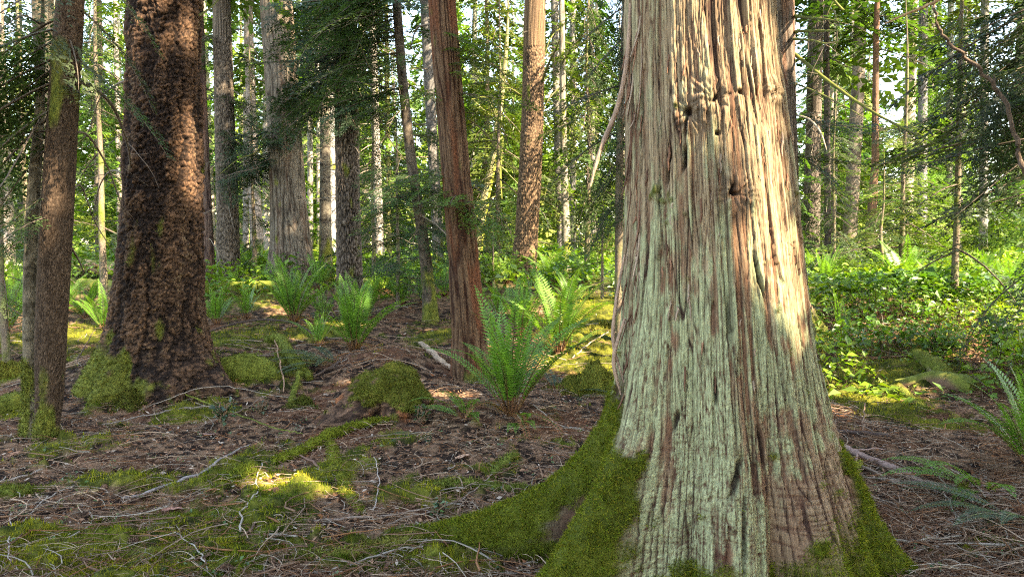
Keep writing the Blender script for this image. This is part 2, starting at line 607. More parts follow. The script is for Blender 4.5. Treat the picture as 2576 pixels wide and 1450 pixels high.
# ------------------------------------------------------------------ bark
def trunk_axis(rows, D, top=16.0, ground_z=None, taper=.5, flare=.25, fl=.35):
    """rows: (photo y, left x, right x) measured on the photo; the stem stands at distance D"""
    rows = sorted(rows, key=lambda r: -r[0])
    z, ax, rr = [], [], []
    for (py, xl, xr) in rows:
        p = at((xl + xr) / 2, py, D)
        z.append(p[2])
        ax.append(p[0])
        rr.append((xr - xl) / 2 / F * D * 1.0)
    z, ax, rr = map(np.array, (z, ax, rr))
    g = float(gh(ax[0], D)) if ground_z is None else ground_z
    # above the frame: keep the lean for a while, then straighten and taper
    if len(z) > 1:
        sl = (ax[-1] - ax[0]) / max(z[-1] - z[0], .1)
    else:
        sl = 0
    zt = np.linspace(z[-1], top, 8)[1:]
    axt = ax[-1] + sl * (zt - z[-1]) * (1 - .5 * (zt - z[-1]) / max(top - z[-1], .1))
    rt = rr[-1] * (1 - (1 - taper * .25) * ((zt - z[-1]) / (top - z[-1] + 1e-6)) ** 1.3)
    sl0 = (ax[1] - ax[0]) / max(z[1] - z[0], .05) if len(z) > 1 else 0
    lo = g - .25
    if lo < z[0]:
        z = np.concatenate([[lo], z]); ax = np.concatenate([[ax[0] - sl0 * (z[1] - lo)], ax]); rr = np.concatenate([[rr[0]], rr])
    return np.concatenate([z, zt]), np.concatenate([ax, axt]), np.concatenate([rr, rt]), g, D, flare, fl


def smooth_interp(zq, z, a):
    # monotone enough: linear followed by smoothing in z
    o = np.interp(zq, z, a)
    return o


def bark_fir(x, y, z, R, seed, sc=1.0, dark=(.05, .036, .028), light=(.27, .225, .185), amp=.018, fr=(13, 13, 2.6)):
    """long furrowed plates"""
    th = np.arctan2(y, x)
    cw = .045 / sc
    nu = max(7, int(round(2 * PI * R / cw)))
    asp = fr[0] / fr[2]
    wz = (fbm(x * 7, y * 7, z * 3, seed + 31, 2) - .5)
    u = (th / (2 * PI) + .5) * nu + (fbm(x * 9 + 4, y * 9, z * 4.5, seed + 33, 3) - .5) * 2.4
    v = z / (cw * asp * .75) + wz * 1.6
    f1, ed, rid, dv = voro(u, v, nu, seed)
    u2 = u * 2
    f1b, edb, ridb, _ = voro(u2, v * 2.2, nu * 2, seed + 5)
    n = fbm(x * 55, y * 55, z * 30, seed + 7, 2)
    n3 = fbm(x * 22, y * 22, z * 12, seed + 8, 2)
    cr = (1 - sst(.0, .34, ed + (n3 - .5) * .25))
    cr2 = (1 - sst(.0, .28, edb + (n - .5) * .3))
    h = 1 - np.maximum(cr, .45 * cr2)
    disp = amp * (1.1 * (h - .7) + .45 * (rid - .5) + .35 * (n - .5))
    t = np.clip(h * .72 + (n - .5) * .8 + (rid - .5) * .25 + (ridb - .5) * .25, 0, 1)
    c = mixc(dark, light, t)
    pt = fbm(x * 5, y * 5, z * 1.6, seed + 11, 2)
    c = c * (.72 + .56 * pt)[..., None]
    return disp, c


def bark_flaky(x, y, z, R, seed):
    th = np.arctan2(y, x)
    nu = int(round(2 * PI * R / .042))
    w = fbm(x * 10, y * 10, z * 10, seed + 1, 3) - .5
    w2 = fbm(x * 10 + 7, y * 10, z * 10, seed + 2, 3) - .5
    u = (th / (2 * PI) + .5) * nu + w * 2.6
    v = z / .045 + w2 * 2.8
    f1, ed, rid, dv = voro(u, v, nu, seed)
    f1b, edb, ridb, dvb = voro(u * 2, v * 3.4 + w * 2, nu * 2, seed + 4)
    fur = ridged(x * 7 + w, y * 7 + w, z * 1.2 + w, seed + 9)
    big = fbm(x * 6, y * 6, z * 3, seed + 10, 2)
    n = fbm(x * 60, y * 60, z * 75, seed + 11, 2)
    cr = 1 - sst(0, .30, ed)
    cr2 = 1 - sst(0, .32, edb)
    h = 1 - np.maximum(cr, .55 * cr2)
    deep = sst(.70, .96, fur)
    lam = vn(x * 9 + w * 6, y * 9, z * 95 + w * 22, seed + 12)
    disp = .010 * (h - .6) + .012 * (rid - .5) + .008 * (ridb - .5) + .012 * (n - .5) + .010 * (lam - .5) - .030 * deep + .05 * (big - .5) + .012 * np.clip(-dv, -.5, .5)
    t = np.clip(.10 + .36 * h + (rid - .5) * .25 + (ridb - .5) * .3 + (n - .5) * .9 + (lam - .5) * .55 - .42 * deep, 0, 1)
    c = mixc((.014, .009, .007), (.165, .092, .052), t)
    org = sst(.54, .70, fbm(x * 4, y * 4, z * 3, seed + 15, 3)) * sst(.35, .7, t)
    c = mixc(c, (.22, .115, .058), org * .6)
    gr = sst(.56, .8, fbm(x * 6, y * 6, z * 2, seed + 19, 2)) * sst(.4, .8, t)
    c = mixc(c, (.15, .14, .075), gr * .5)
    return disp, c


def bark_cedar(x, y, z, R, seed, light=(.33, .295, .25), dark=(.075, .055, .043), red=(.20, .10, .06), redk=.25, amp=.012, f=1.0):
    w = (vn(x * 5, y * 5, z * 1.3, seed + 2) - .5) * .1
    s1 = ridged(x * 22 * f + w * 20, y * 22 * f + w * 20, z * 1.1, seed)
    s2 = ridged(x * 55 * f + w * 30, y * 55 * f + w * 30, z * 3.2, seed + 4)
    n = fbm(x * 60, y * 60, z * 12, seed + 6, 2)
    cr = np.maximum(sst(.72, .98, s1), .6 * sst(.75, .98, s2))
    h = 1 - cr
    disp = amp * (h - .7) + amp * .4 * (n - .5)
    c = mixc(dark, light, np.clip(h * .9 + (n - .5) * .7, 0, 1))
    rd = sst(.5, .68, fbm(x * 9, y * 9, z * 1.0, seed + 9, 3)) * redk * 2
    c = mixc(c, red, np.clip(rd, 0, .85))
    return disp, c


def bark_smooth(x, y, z, R, seed, light=(.26, .22, .175), dark=(.06, .048, .04), rings=0.0, redk=0.0):
    n = fbm(x * 14, y * 14, z * 9, seed, 3)
    l = fbm(x * 22, y * 22, z * 30, seed + 4, 2)
    disp = .006 * (n - .5) + .004 * (l - .5)
    c = mixc(dark, light, sst(.28, .66, .5 * n + .5 * l))
    if rings:
        zz = z + .02 * vn(x * 12, y * 12, z * 2, seed + 9)
        s = np.abs(((zz / rings) + .25 * vn(np.zeros_like(z), np.zeros_like(z), z * .7, seed + 8)) % 1 - .5)
        k = 1 - sst(.0, .09, s)
        k = k * sst(.3, .55, vn(x * 20, y * 20, z * 3, seed + 12))
        c = mixc(c, (.03, .024, .02), k * .9)
        disp = disp + .008 * k
    return disp, c


def trunk(axis, parent, name='trunk', bark=bark_fir, seed=1, nth=110, dz=.022, zdet=6.5, moss=None, mat=None, bend=None, warp=0.03, kw=None, flutes=None, depth_lean=0.0, fuzzn=0, mossc=((.06, .075, .014), (.17, .175, .03))):
    zs, axs, rs_, g, D, flare, fl = axis
    zdet = min(zdet, zs[-1])
    zq = np.concatenate([np.arange(zs[0], zdet, dz), np.linspace(zdet, zs[-1], 22)])
    k = 9
    def sm(a):
        b = np.interp(zq, zs, a)
        pad = np.pad(b, k, mode='edge')
        ker = np.ones(2 * k + 1) / (2 * k + 1)
        s = np.convolve(pad, ker, 'valid')
        return np.where(zq < zdet - .4, s, b)
    ax = sm(axs)
    r = sm(rs_)
    r = r * (1 + flare * np.exp(-np.maximum(zq - g, 0) / fl))
    ay = D + depth_lean * (zq - g)
    th = np.linspace(0, 2 * PI, nth, endpoint=False)
    Z, TH = np.meshgrid(zq, th, indexing='ij')
    Rr = np.repeat(r[:, None], nth, 1)
    ct, st = np.cos(TH), np.sin(TH)
    # slow lumps
    Rr = Rr * (1 + warp * (fbm(ct * 1.5 + 9, st * 1.5, Z * .9, seed + 50, 2) - .5) * 2)
    if flutes:
        for (t0, w, a0, dec) in flutes:
            dd = (TH - math.radians(t0) + PI) % (2 * PI) - PI
            Rr = Rr + a0 * np.exp(-np.maximum(Z - g, -.05) / dec) * np.exp(-(dd / w) ** 2)
    x0, y0 = ct * Rr, st * Rr
    disp, c = bark(x0, y0, Z, r.mean(), seed, **(kw or {}))
    lod = np.where(zq > zdet, .4, 1.0)[:, None]
    mm = np.zeros_like(Z)
    if moss is not None:
        # moss = (height above ground it reaches, strength, facing angle deg or None, patchiness)
        mh, ms, ma, mp = moss
        hgt = Z - g
        m = ms * np.exp(-(hgt / mh) ** 2)
        if ma is not None:
            m = m * (.12 + .88 * sst(-.3, .75, np.cos(TH - math.radians(ma))))
        mm = sst(.35, .62, m + (fbm(x0 * 9, y0 * 9, Z * 3, seed + 70, 3) - .5) * (1.1) + mp * (fbm(x0 * 5, y0 * 5, Z * 2, seed + 75, 2) - .5) * 2)
        mm = np.clip(mm, 0, 1)
        mc = mixc(mossc[0], mossc[1], vn(x0 * 40, y0 * 40, Z * 25, seed + 77))
        c = c * (1 - mm[..., None]) + mc * mm[..., None]
        disp = disp + .012 * mm * vn(x0 * 30, y0 * 30, Z * 30, seed + 78)
    Rr = Rr + disp * lod
    X, Y = ax[:, None] + ct * Rr, ay[:, None] + st * Rr
    nz = len(zq)
    i, j = np.meshgrid(np.arange(nz - 1), np.arange(nth), indexing='ij')
    j2 = (j + 1) % nth
    q = np.stack([i * nth + j, i * nth + j2, (i + 1) * nth + j2, (i + 1) * nth + j], -1).reshape(-1, 4)
    mb = MB()
    base = np.array([axs[0], D, g])
    V = np.stack([X, Y, Z], -1).reshape(-1, 3) - base
    mb.add(V, quads=q, col=c.reshape(-1, 3))
    if fuzzn and moss is not None:
        Nn = np.stack([ct, st, np.full_like(ct, .15)], -1).reshape(-1, 3)
        fuzz(mb, V, Nn, mm.ravel() * (Z < g + 2.2).ravel(), fuzzn, .028, .008, np.random.default_rng(seed + 5), col=(.12, .135, .024), lean=.8)
    o = mb.build(name, mat or M_BARK, parent)
    return (lambda z: np.array([np.interp(z, zq, ax) - base[0], np.interp(z, zq, ay) - base[1], z - base[2]])), (lambda z: float(np.interp(z, zq, r))), base


def tree(name, label, rows, base_px, D=None, group=None, cat='tree', top=16.0, taper=.5, flare=.2, fl=.35, **kw):
    """a tree: an Empty at its foot and a trunk under it; returns (root, axis function, radius function, foot)"""
    if D is None:
        D = gp(*base_px)[1]
    ax = trunk_axis(rows, D, top, None, taper, flare, fl)
    root = thing(name, label, cat, (ax[1][0], D, ax[3]), group)
    fa, fr, base = trunk(ax, root, **kw)
    return dict(root=root, axis=fa, rad=fr, base=base, D=D, top=top)
# ------------------------------------------------------------------ the great cedar in front
def great_cedar():
    D = 3.62
    rows = [(0, 1577, 1943), (120, 1575, 1950), (400, 1577, 1983), (600, 1573, 2004), (800, 1566, 2024), (950, 1556, 2044), (1060, 1556, 2062)]
    z, ax, rr = [], [], []
    for (py, a, b) in sorted(rows, key=lambda r: -r[0]):
        p = at((a + b) / 2, py, D)
        z.append(p[2]); ax.append(p[0]); rr.append((b - a) / 2 / F * D * .985)
    z = [-.35, 0., .3] + z
    ax = [ax[0] + .005] * 3 + ax
    rr = [.60, .575, .545] + rr
    g = float(gh(ax[0], D))
    top = 22.0
    zq = np.concatenate([np.arange(-.3, .25, .006), np.arange(.25, 3.2, .0055), np.linspace(3.2, top, 40)])
    zz = np.array(z + [6, 12, top]); aa = np.array(ax + [ax[-1] - .07, ax[-1] - .15, ax[-1] - .2]); rq = np.array(rr + [.315, .24, .05])
    def sm(a, k=22):
        b = np.interp(zq, zz, a)
        ker = np.ones(2 * k + 1) / (2 * k + 1)
        s = np.convolve(np.pad(b, k, mode='edge'), ker, 'valid')
        return np.where(zq < 3, s, b)
    axq, rq = sm(aa), sm(rq)
    nth_f = 520
    th = np.concatenate([np.linspace(math.radians(150), math.radians(375), nth_f, endpoint=False), np.linspace(math.radians(375), math.radians(510), 120, endpoint=False)])
    Z, TH = np.meshgrid(zq, th, indexing='ij')
    lobes = [  # angle, reach at the ground, decay with height, width, moss
        (171, 1.12, .235, .25, 1.0), (212, .62, .44, .24, 1.0), (262, .17, .55, .24, .0), (297, .20, .45, .25, .15), (325, .12, .5, .2, .2), (352, .30, .36, .26, 1.0), (60, .4, .3, .35, .3), (115, .45, .3, .35, .3)]
    Rr = np.repeat(rq[:, None], len(th), 1)
    mossm = np.zeros_like(Rr)
    lob = np.zeros_like(Rr)
    Zc = np.maximum(Z - .0, -.12)
    for (t0, A, dec, w, mk) in lobes:
        a = A * np.exp(-Zc / dec) * (1 - .25 * sst(0, -.25, Z))
        dd = (TH - math.radians(t0) + PI) % (2 * PI) - PI
        ww = w / (1 + .75 * a)
        gsh = np.exp(-(dd / ww) ** 2)
        add = a * gsh
        Rr = Rr + add
        lob += add
        if mk >= 1:
            dm = dd + .30 * (fbm(np.cos(TH) * 3, np.sin(TH) * 3, Z * 5, 311, 3) - .5)
            gm = np.exp(-(dm / (ww * (1.4 if t0 == 171 else .9))) ** 2)
            mossm = np.maximum(mossm, sst(.25, .6, gm) * sst({352: .012, 171: .012, 212: .09}[t0], {352: .14, 171: .07, 212: .2}[t0], a))
        elif mk > 0:
            mossm = np.maximum(mossm, mk * 2.2 * sst(.5, .9, gsh) * sst(.55, .0, Z))
    # hollows between the front lobes
    for (t0, w, A, dec) in [(279, .085, .13, .42), (243, .07, .075, .45), (311, .05, .05, .4), (337, .06, .03, .4), (270, .035, .05, .9)]:
        dd = (TH - math.radians(t0) + PI) % (2 * PI) - PI
        Rr = Rr - A * np.exp(-np.maximum(Z, 0) / dec) * np.exp(-(dd / w) ** 2)
    ct, st = np.cos(TH), np.sin(TH)
    # bark lives on a reference cylinder that widens with the foot
    Rb = np.minimum(Rr, .85)
    bx, by = ct * np.repeat(rq[:, None], len(th), 1), st * np.repeat(rq[:, None], len(th), 1)
    sd = 300
    wob = (vn(bx * 3, by * 3, Z * .9, sd) - .5) * .05 + (vn(bx * 9, by * 9, Z * 2.0, sd + 1) - .5) * .014
    wx, wy = bx + wob, by + wob * .7
    n = fbm(bx * 80, by * 80, Z * 40, sd + 6, 2)
    n2 = fbm(bx * 18, by * 18, Z * 9, sd + 8, 3)
    fib = fbm(bx * 130, by * 130, Z * 5, sd + 7, 2)
    # long flat strips lying at different heights, each split into finer ones
    nu = 112
    uu = (TH / (2 * PI)) * nu + wob * nu / 2.8 + (vn(bx * 26, by * 26, Z * 4, sd + 9) - .5) * .3
    f1, ed, rid, dv = voro(uu, Z / .80 + (vn(bx * 14, by * 14, Z * 0, sd + 10)) * 2, nu, sd + 2, .95)
    f1b, edb, ridb, dvb = voro(uu * 2.0 + 3, Z / .36 + (vn(bx * 30, by * 30, Z * 0, sd + 11)) * 3, nu * 2, sd + 3, .95)
    s0 = ridged(wx * 7.5, wy * 7.5, Z * .55, sd + 2)
    deep = sst(.88, .99, s0) * sst(.40, .62, fbm(bx * 6, by * 6, Z * 1.1, sd + 20, 2)) * (.25 + .75 * sst(.5, .9, Z))
    gate = sst(.30, .58, fbm(bx * 11, by * 11, Z * 1.8, sd + 21, 2))
    c1 = (1 - sst(.02, .15, ed)) * (.25 + .75 * gate)
    c2 = (1 - sst(.0, .22, edb)) * (.3 + .7 * (1 - gate))
    lift = np.clip(-dv, -.45, .45) * 2            # lower tips curl away from the stem
    broad = fbm(bx * 5, by * 5, Z * .8, sd + 12, 2)
    # cross cracks near the foot
    low = sst(.95, .25, Z + (n2 - .5) * .5)
    hc = ridged(bx * 9, by * 9, Z * 50 + wob * 60, sd + 15)
    hcr = sst(.72, .95, hc) * low
    f1c, edc, ridc, _ = voro(uu * 1.5 + (n2 - .5) * 7, Z / .022 + (fbm(bx * 30, by * 30, Z * 25, sd + 17, 2) - .5) * 5 + n2 * 4, int(nu * 1.5), sd + 16)
    scales = (1 - sst(0, .22, edc)) * sst(1.3, .55, Z + (n2 - .5) * .8)
    disp = -.030 * deep - .006 * c1 - .004 * c2 + .013 * (rid - .5) + .006 * (ridb - .5) + .005 * lift * sst(.3, .8, rid) + .03 * (broad - .5) + .005 * (n - .5) + .004 * (fib - .5) - .005 * hcr - .003 * scales
    # tints
    TD = np.degrees(TH) % 360
    right = sst(264, 300, TD)
    brown = mixc((.135, .066, .036), (.23, .135, .078), .5 * n2 + .5 * ridb)
    tan = mixc((.20, .145, .085), (.33, .255, .15), .5 * n + .5 * rid)
    mint = mixc((.20, .225, .115), (.36, .385, .215), .5 * fbm(bx * 40, by * 40, Z * 30, sd + 26, 2) + .5 * ridc)
    lich = fbm(wx * 15, wy * 15, Z * 1.5, sd + 28, 3)
    lich2 = fbm(bx * 38, by * 38, Z * 12, sd + 29, 3)
    lo_r = sst(.85, .45, Z + (n2 - .5) * .5) * right            # the bare brown right foot
    lm = sst(.475, .60, .50 * lich + .30 * lich2 + .10 * rid + .10 * ridb + .15 * sst(1.6, .85, Z) - .07 * sst(1.3, 2.3, Z) - .48 * lo_r - .03 * right * sst(.8, 1.5, Z))
    tn = sst(.36, .56, .50 * fbm(wx * 20, wy * 20, Z * 1.4, sd + 33, 3) + .22 * rid + .28 * ridb + .10 * sst(1.0, 2.2, Z))
    c = mixc(brown, tan, tn * (.85 - .45 * low))
    c = mixc(c, mint, lm * (.90 - .52 * sst(1.25, 2.4, Z)))
    c = mixc(c, (.235, .165, .105), lo_r * .6 * (1 - lm))
    c = c * (.80 + .40 * fib)[..., None]
    crack = np.clip(.95 * deep + .95 * c1 + .75 * c2 * (1 - .2 * lm * low) + .6 * hcr * (1 - .75 * lm) + .6 * scales * (.35 + .65 * lm), 0, 1)
    c = mixc(c, mixc((.085, .036, .022), (.026, .015, .011), np.maximum(deep, c1 * .8)), crack)
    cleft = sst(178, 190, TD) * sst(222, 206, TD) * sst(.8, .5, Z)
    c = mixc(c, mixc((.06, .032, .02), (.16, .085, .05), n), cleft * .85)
    # knots, slits and torn pockets, placed on the front of the trunk
    def surf(px, py):
        d = ray(px, py)
        zt, Dd = 1.5, 3.2
        for _ in range(6):
            p = d / d[1] * Dd + np.array([0, 0, EYE])
            r = np.interp(p[2], zq, rq); a = np.interp(p[2], zq, axq)
            s = np.clip((p[0] - a) / r, -.98, .98)
            Dd = D - r * math.sqrt(1 - s * s)
        return math.atan2(-math.sqrt(1 - s * s), s) % (2 * PI), p[2]
    def pocket(px, py, wpx, hpx, depth, slant=0.0, dark=.9, star=0):
        nonlocal disp, c
        t0, z0 = surf(px, py)
        w, h = wpx / F * 3.2, hpx / F * 3.2
        u = ((TH - t0 + PI) % (2 * PI) - PI) * np.repeat(rq[:, None], len(th), 1)
        v = Z - z0
        u2 = u - slant * v + (vn(u * 40, v * 40, 0, int(px)) - .5) * w * .9
        m = np.exp(-((u2 / w) ** 2) ** 1.5 - ((v / h) ** 2) ** 1.5)
        disp = disp - depth * m
        c = mixc(c, (.022, .013, .010), np.clip(m * 1.3, 0, 1) * dark)
        if star:
            rr_ = np.sqrt(u * u + v * v * .8)
            an = np.arctan2(v, u)
            ring = np.exp(-((rr_ - star) / (star * .7)) ** 2)
            disp = disp + ring * .016
            rays = sst(.6, .95, ridged(np.cos(an) * 4, np.sin(an) * 4, rr_ * 9, int(px) + 5))
            disp = disp - ring * rays * .010
            c = mixc(c, (.10, .07, .045), ring * rays * .75)
    pocket(1848, 487, 9, 5, .04, 0, .95, .05)
    pocket(1838, 480, 5, 16, .03, .5)
    pocket(1732, 282, 9, 9, .04, 0, .95, .05)
    pocket(1795, 248, 6, 10, .03, .8, .9, .06)
    pocket(1860, 232, 8, 6, .03, 0, .9)
    pocket(1955 - 6, 230, 7, 7, .03, 0, .9, .035)
    pocket(1912, 100, 3.5, 55, .04, -.1)
    pocket(1958 - 12, 110, 2.5, 28, .03, -.1)
    pocket(1615, 330, 5, 90, .05, .05)
    pocket(1908, 700, 5, 48, .05, -.18)
    pocket(2013, 840, 4, 30, .04, -.1)
    pocket(1680, 415, 6, 45, .05, .10)
    pocket(1722, 400, 5, 28, .05, .12)
    pocket(1727, 310, 4, 30, .03, .1)
    pocket(1805, 335, 6, 5, .03)
    pocket(1660, 500, 3, 40, .03)
    pocket(1830, 800, 6, 60, .025, 0, .6)
    pocket(1800, 980, 4, 35, .03)
    pocket(1845, 1190, 7, 45, .04, .25)
    pocket(1912, 1120, 5, 45, .035, -.05)
    pocket(1600, 980, 8, 60, .045, .1)
    pocket(1572, 1010, 6, 45, .03, .1)
    pocket(1700, 1060, 6, 25, .025, .3)
    pocket(1862, 1340, 4, 95, .04, .05, .5)
    # moss on the buttress roots
    X0, Y0 = ct * Rr, st * Rr
    nm = fbm(bx * 10, by * 10, Z * 8, sd + 40, 3)
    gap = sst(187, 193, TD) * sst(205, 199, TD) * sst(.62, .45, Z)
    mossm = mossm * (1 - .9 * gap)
    c = c * (1 - .75 * gap[..., None])  # root cleft darkened, shade put into the bark colour
    mm = sst(.36, .58, mossm + (nm - .5) * 1.25 + (fbm(bx * 35, by * 35, Z * 30, sd + 48, 2) - .5) * .5)
    foot = sst(.40, .05, Z) * sst(.48, .62, fbm(bx * 8, by * 8, Z * 7, sd + 43, 2)) * .9
    mm = np.clip(np.maximum(mm, foot), 0, 1)
    clump = fbm(X0 * 11, Y0 * 11, Z * 11, sd + 47, 2)
    mc = mixc((.020, .030, .004), (.135, .15, .014), .18 * clump + .3 * vn(bx * 50, by * 50, Z * 40, sd + 44) + .35 * fbm(bx * 6, by * 6, Z * 6, sd + 46, 2))
    mm = mm * (1 - .95 * gap)
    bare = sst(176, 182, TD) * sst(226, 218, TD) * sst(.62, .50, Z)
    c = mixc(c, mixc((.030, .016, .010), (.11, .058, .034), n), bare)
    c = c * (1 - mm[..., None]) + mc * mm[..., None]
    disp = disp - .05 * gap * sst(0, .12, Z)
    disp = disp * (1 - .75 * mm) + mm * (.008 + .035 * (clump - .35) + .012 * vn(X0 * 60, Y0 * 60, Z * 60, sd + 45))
    lod = np.where(zq > 3.2, .5, 1.0)[:, None]
    Rr = Rr + disp * lod
    X, Y = axq[:, None] + ct * Rr, D + st * Rr
    Zv = Z + 0.0
    nz, nt = Z.shape
    i, j = np.meshgrid(np.arange(nz - 1), np.arange(nt), indexing='ij')
    j2 = (j + 1) % nt
    q = np.stack([i * nt + j, i * nt + j2, (i + 1) * nt + j2, (i + 1) * nt + j], -1).reshape(-1, 4)
    base = np.array([axq[40], D, g])
    V = np.stack([X, Y, Zv], -1).reshape(-1, 3) - base
    root = thing('cedar_tree', 'huge pale stringy-barked cedar with flaring mossy foot, the thickest trunk in front', 'tree', base)
    mb = MB()
    mb.add(V, quads=q, col=c.reshape(-1, 3))
    mb.build('trunk', M_CEDAR, root)
    # moss pile on the roots
    P = np.stack([X, Y, Zv], -1)
    gu = np.gradient(P, axis=0); gv = np.gradient(P, axis=1)
    Nn = np.cross(gv.reshape(-1, 3), gu.reshape(-1, 3))
    area = np.linalg.norm(Nn, axis=1)
    Nn = Nn / (area[:, None] + 1e-12)
    outward = np.stack([ct, st, np.zeros_like(ct)], -1).reshape(-1, 3)
    Nn *= np.sign((Nn * outward).sum(1))[:, None]
    mk = mm.ravel() * area * (Z.ravel() > -.1) * (Z.ravel() < 1.3)
    mb = MB()
    rs = np.random.default_rng(77)
    guf, gvf = gu.reshape(-1, 3), gv.reshape(-1, 3)
    for _ in range(6):
        fuzz(mb, V + guf * rs.uniform(-.5, .5, (len(V), 1)) + gvf * rs.uniform(-.5, .5, (len(V), 1)), Nn, mk * (.6 + .8 * sst(.4, .6, fbm(V[:, 0] * 14, V[:, 1] * 14, V[:, 2] * 14, 5, 2))), 30000, [.011, .014, .016, .022, .013, .018][_], .0036, rs, col=[(.10, .135, .012), (.15, .165, .015), (.12, .15, .013), (.18, .18, .02), (.075, .105, .01), (.135, .16, .014)][_], lean=.85, jit=.005)
    mb.build('moss', M_MOSS, root)
    # stringy bark peeling from the left flank
    mb = MB()
    PP, RR, CC = [], [], []
    def sp(px, py, off=0.02):
        t, zz_ = surf(px, py)
        r = np.interp(zz_, zq, rq) + off
        return np.array([np.interp(zz_, zq, axq) + math.cos(t) * r, D + math.sin(t) * r, zz_]) - base
    for k in range(150):
        if k < 70:
            px, py = rs.uniform(1572, 1615), rs.uniform(20, 980)
        else:
            px, py = rs.uniform(1590, 1990), rs.uniform(20, 1000)
        ln = rs.uniform(40, 190) if k < 70 else rs.uniform(15, 70)
        lift = rs.uniform(.004, .05) if k < 70 else rs.uniform(.002, .016)
        pts = [sp(px + dx, py + ln * t, .004 + lift * (t ** 1.6)) for t, dx in zip(np.linspace(0, 1, 6), np.cumsum(rs.normal(0, 1.6, 6)))]
        PP.append(pts)
        RR.append(rs.uniform(.002, .0065) * np.array([.7, 1, 1, .9, .7, .3]))
        CC.append(np.array([(.24, .12, .07), (.33, .24, .17), (.15, .075, .045)][rs.integers(3)]) * rs.uniform(.6, 1.2))
    tubes(mb, np.array(PP), np.array(RR), 4, np.array(CC))
    # two long loose strips bowing away on the left
    for (pts, r) in (([(1590, 10, .01), (1592, 150, .03), (1578, 270, .05), (1560, 380, .10), (1550, 470, .13)], .012), ([(1575, 640, .01), (1568, 760, .04), (1566, 860, .05), (1578, 960, .02)], .009),
                     ([(1580, 800, .02), (1572, 900, .06), (1575, 990, .03)], .010)):
        p = []
        for (px, py, off) in pts:
            t, zz_ = surf(max(px, 1590), py)
            b = sp(max(px, 1590), py, off)
            p.append(b - np.array([max(0, (1590 - px)) / F * 3.4, 0, 0]))
        rough_tube(mb, p, [r * .6, r, r, r * .4], 7, 30, (.30, .20, .14), seed=3)
    mb.build('peeling_bark', M_CEDAR, root)['kind'] = 'stuff'
    return dict(root=root, base=base, D=D, top=top, axis=lambda zl: np.array([np.interp(zl + base[2], zq, axq) - base[0], 0, zl]), surf=surf, ax=axq, rq=rq, zq=zq)


CEDAR = great_cedar()

# ------------------------------------------------------------------ trunks one can tell apart
TR = {}
TR['fir'] = tree('fir_tree', 'thick dark brown fir with deeply flaking bark and mossy left foot', [(0, 330, 498), (250, 323, 499), (500, 313, 503), (700, 300, 507), (800, 292, 511), (870, 278, 522), (930, 262, 550)], (400, 955),
                 flare=.10, fl=.2, bark=bark_flaky, seed=21, nth=260, dz=.011, zdet=4.6, warp=.06, top=20, moss=(.50, 1.1, 200, .6), fuzzn=9000,
                 flutes=[(200, .3, .16, .35), (245, .22, .14, .28), (295, .3, .13, .28), (340, .3, .22, .22), (80, .4, .2, .3)])
TR['twin'] = tree('twin_stemmed_fir', 'slim double-stemmed tree with mossy shared foot, nearest on the left', [(0, 146, 208), (250, 127, 194), (500, 110, 182), (700, 98, 172), (850, 92, 163), (1000, 94, 156), (1090, 92, 142)], (110, 1105),
                  flare=.08, fl=.2, bark=bark_fir, seed=31, nth=150, dz=.012, zdet=4.2, warp=.05, top=15, moss=(.30, .8, None, .8), fuzzn=1800,
                  kw=dict(dark=(.030, .019, .012), light=(.100, .066, .043), amp=.006, fr=(17, 17, 7), sc=2.9))
_ax2 = trunk_axis([(0, 80, 108), (250, 93, 112), (450, 72, 101), (650, 60, 92), (850, 58, 88), (1000, 64, 92), (1085, 58, 104)], TR['twin']['D'] + .12, 13)
_b = TR['twin']['base']
_fa2, _fr2, _b2 = trunk(_ax2, TR['twin']['root'], 'stem', bark_smooth, 33, 96, .014, 4.2, (.6, 1.0, 200, .6), warp=.09, kw=dict(light=(.17, .14, .095), dark=(.05, .04, .025)), fuzzn=2500)
[o for o in TR['twin']['root'].children if o.name.startswith('stem')][0].location = tuple(_b2 - _b)

TR['behindfir'] = tree('cedar_tree', 'thin dark straight trunk half hidden behind the thick dark fir', [(60, 494, 512), (400, 503, 526), (700, 510, 541)], (526, 712), bark=bark_cedar, seed=41, nth=70, kw=dict(light=(.15, .10, .075), dark=(.05, .03, .025)))
TR['patchy'] = tree('fir_tree', 'grey furrowed fir left of the broad grey cedar', [(0, 536, 578), (300, 541, 588), (500, 545, 598), (700, 549, 603)], (576, 718), bark=bark_fir, seed=43, nth=120, dz=.02, kw=dict(dark=(.03, .024, .018), light=(.20, .16, .12), amp=.02))
TR['grey'] = tree('cedar_tree', 'broad straight grey cedar with ribbed fluted foot standing among ferns', [(0, 655, 733), (300, 674, 754), (500, 681, 768), (620, 683, 782), (680, 678, 795)], (735, 716), bark=bark_cedar, seed=47, nth=200, dz=.016, warp=.03,
                  flare=.06, flutes=[(200, .25, .16, .4), (240, .18, .10, .5), (272, .16, .09, .5), (305, .18, .12, .5), (340, .25, .2, .4), (90, .5, .2, .4)], kw=dict(light=(.165, .138, .104), dark=(.036, .027, .019), redk=.10), moss=(.35, .75, 200, .5))
TR['pole'] = tree('fir_tree', 'slender grey pole-like trunk just right of the broad grey cedar', [(0, 800, 822), (250, 806, 829), (500, 804, 831), (690, 803, 836)], (818, 706), bark=bark_smooth, seed=51, nth=60, kw=dict(light=(.20, .175, .13), rings=.5), moss=(.8, .9, None, .5))
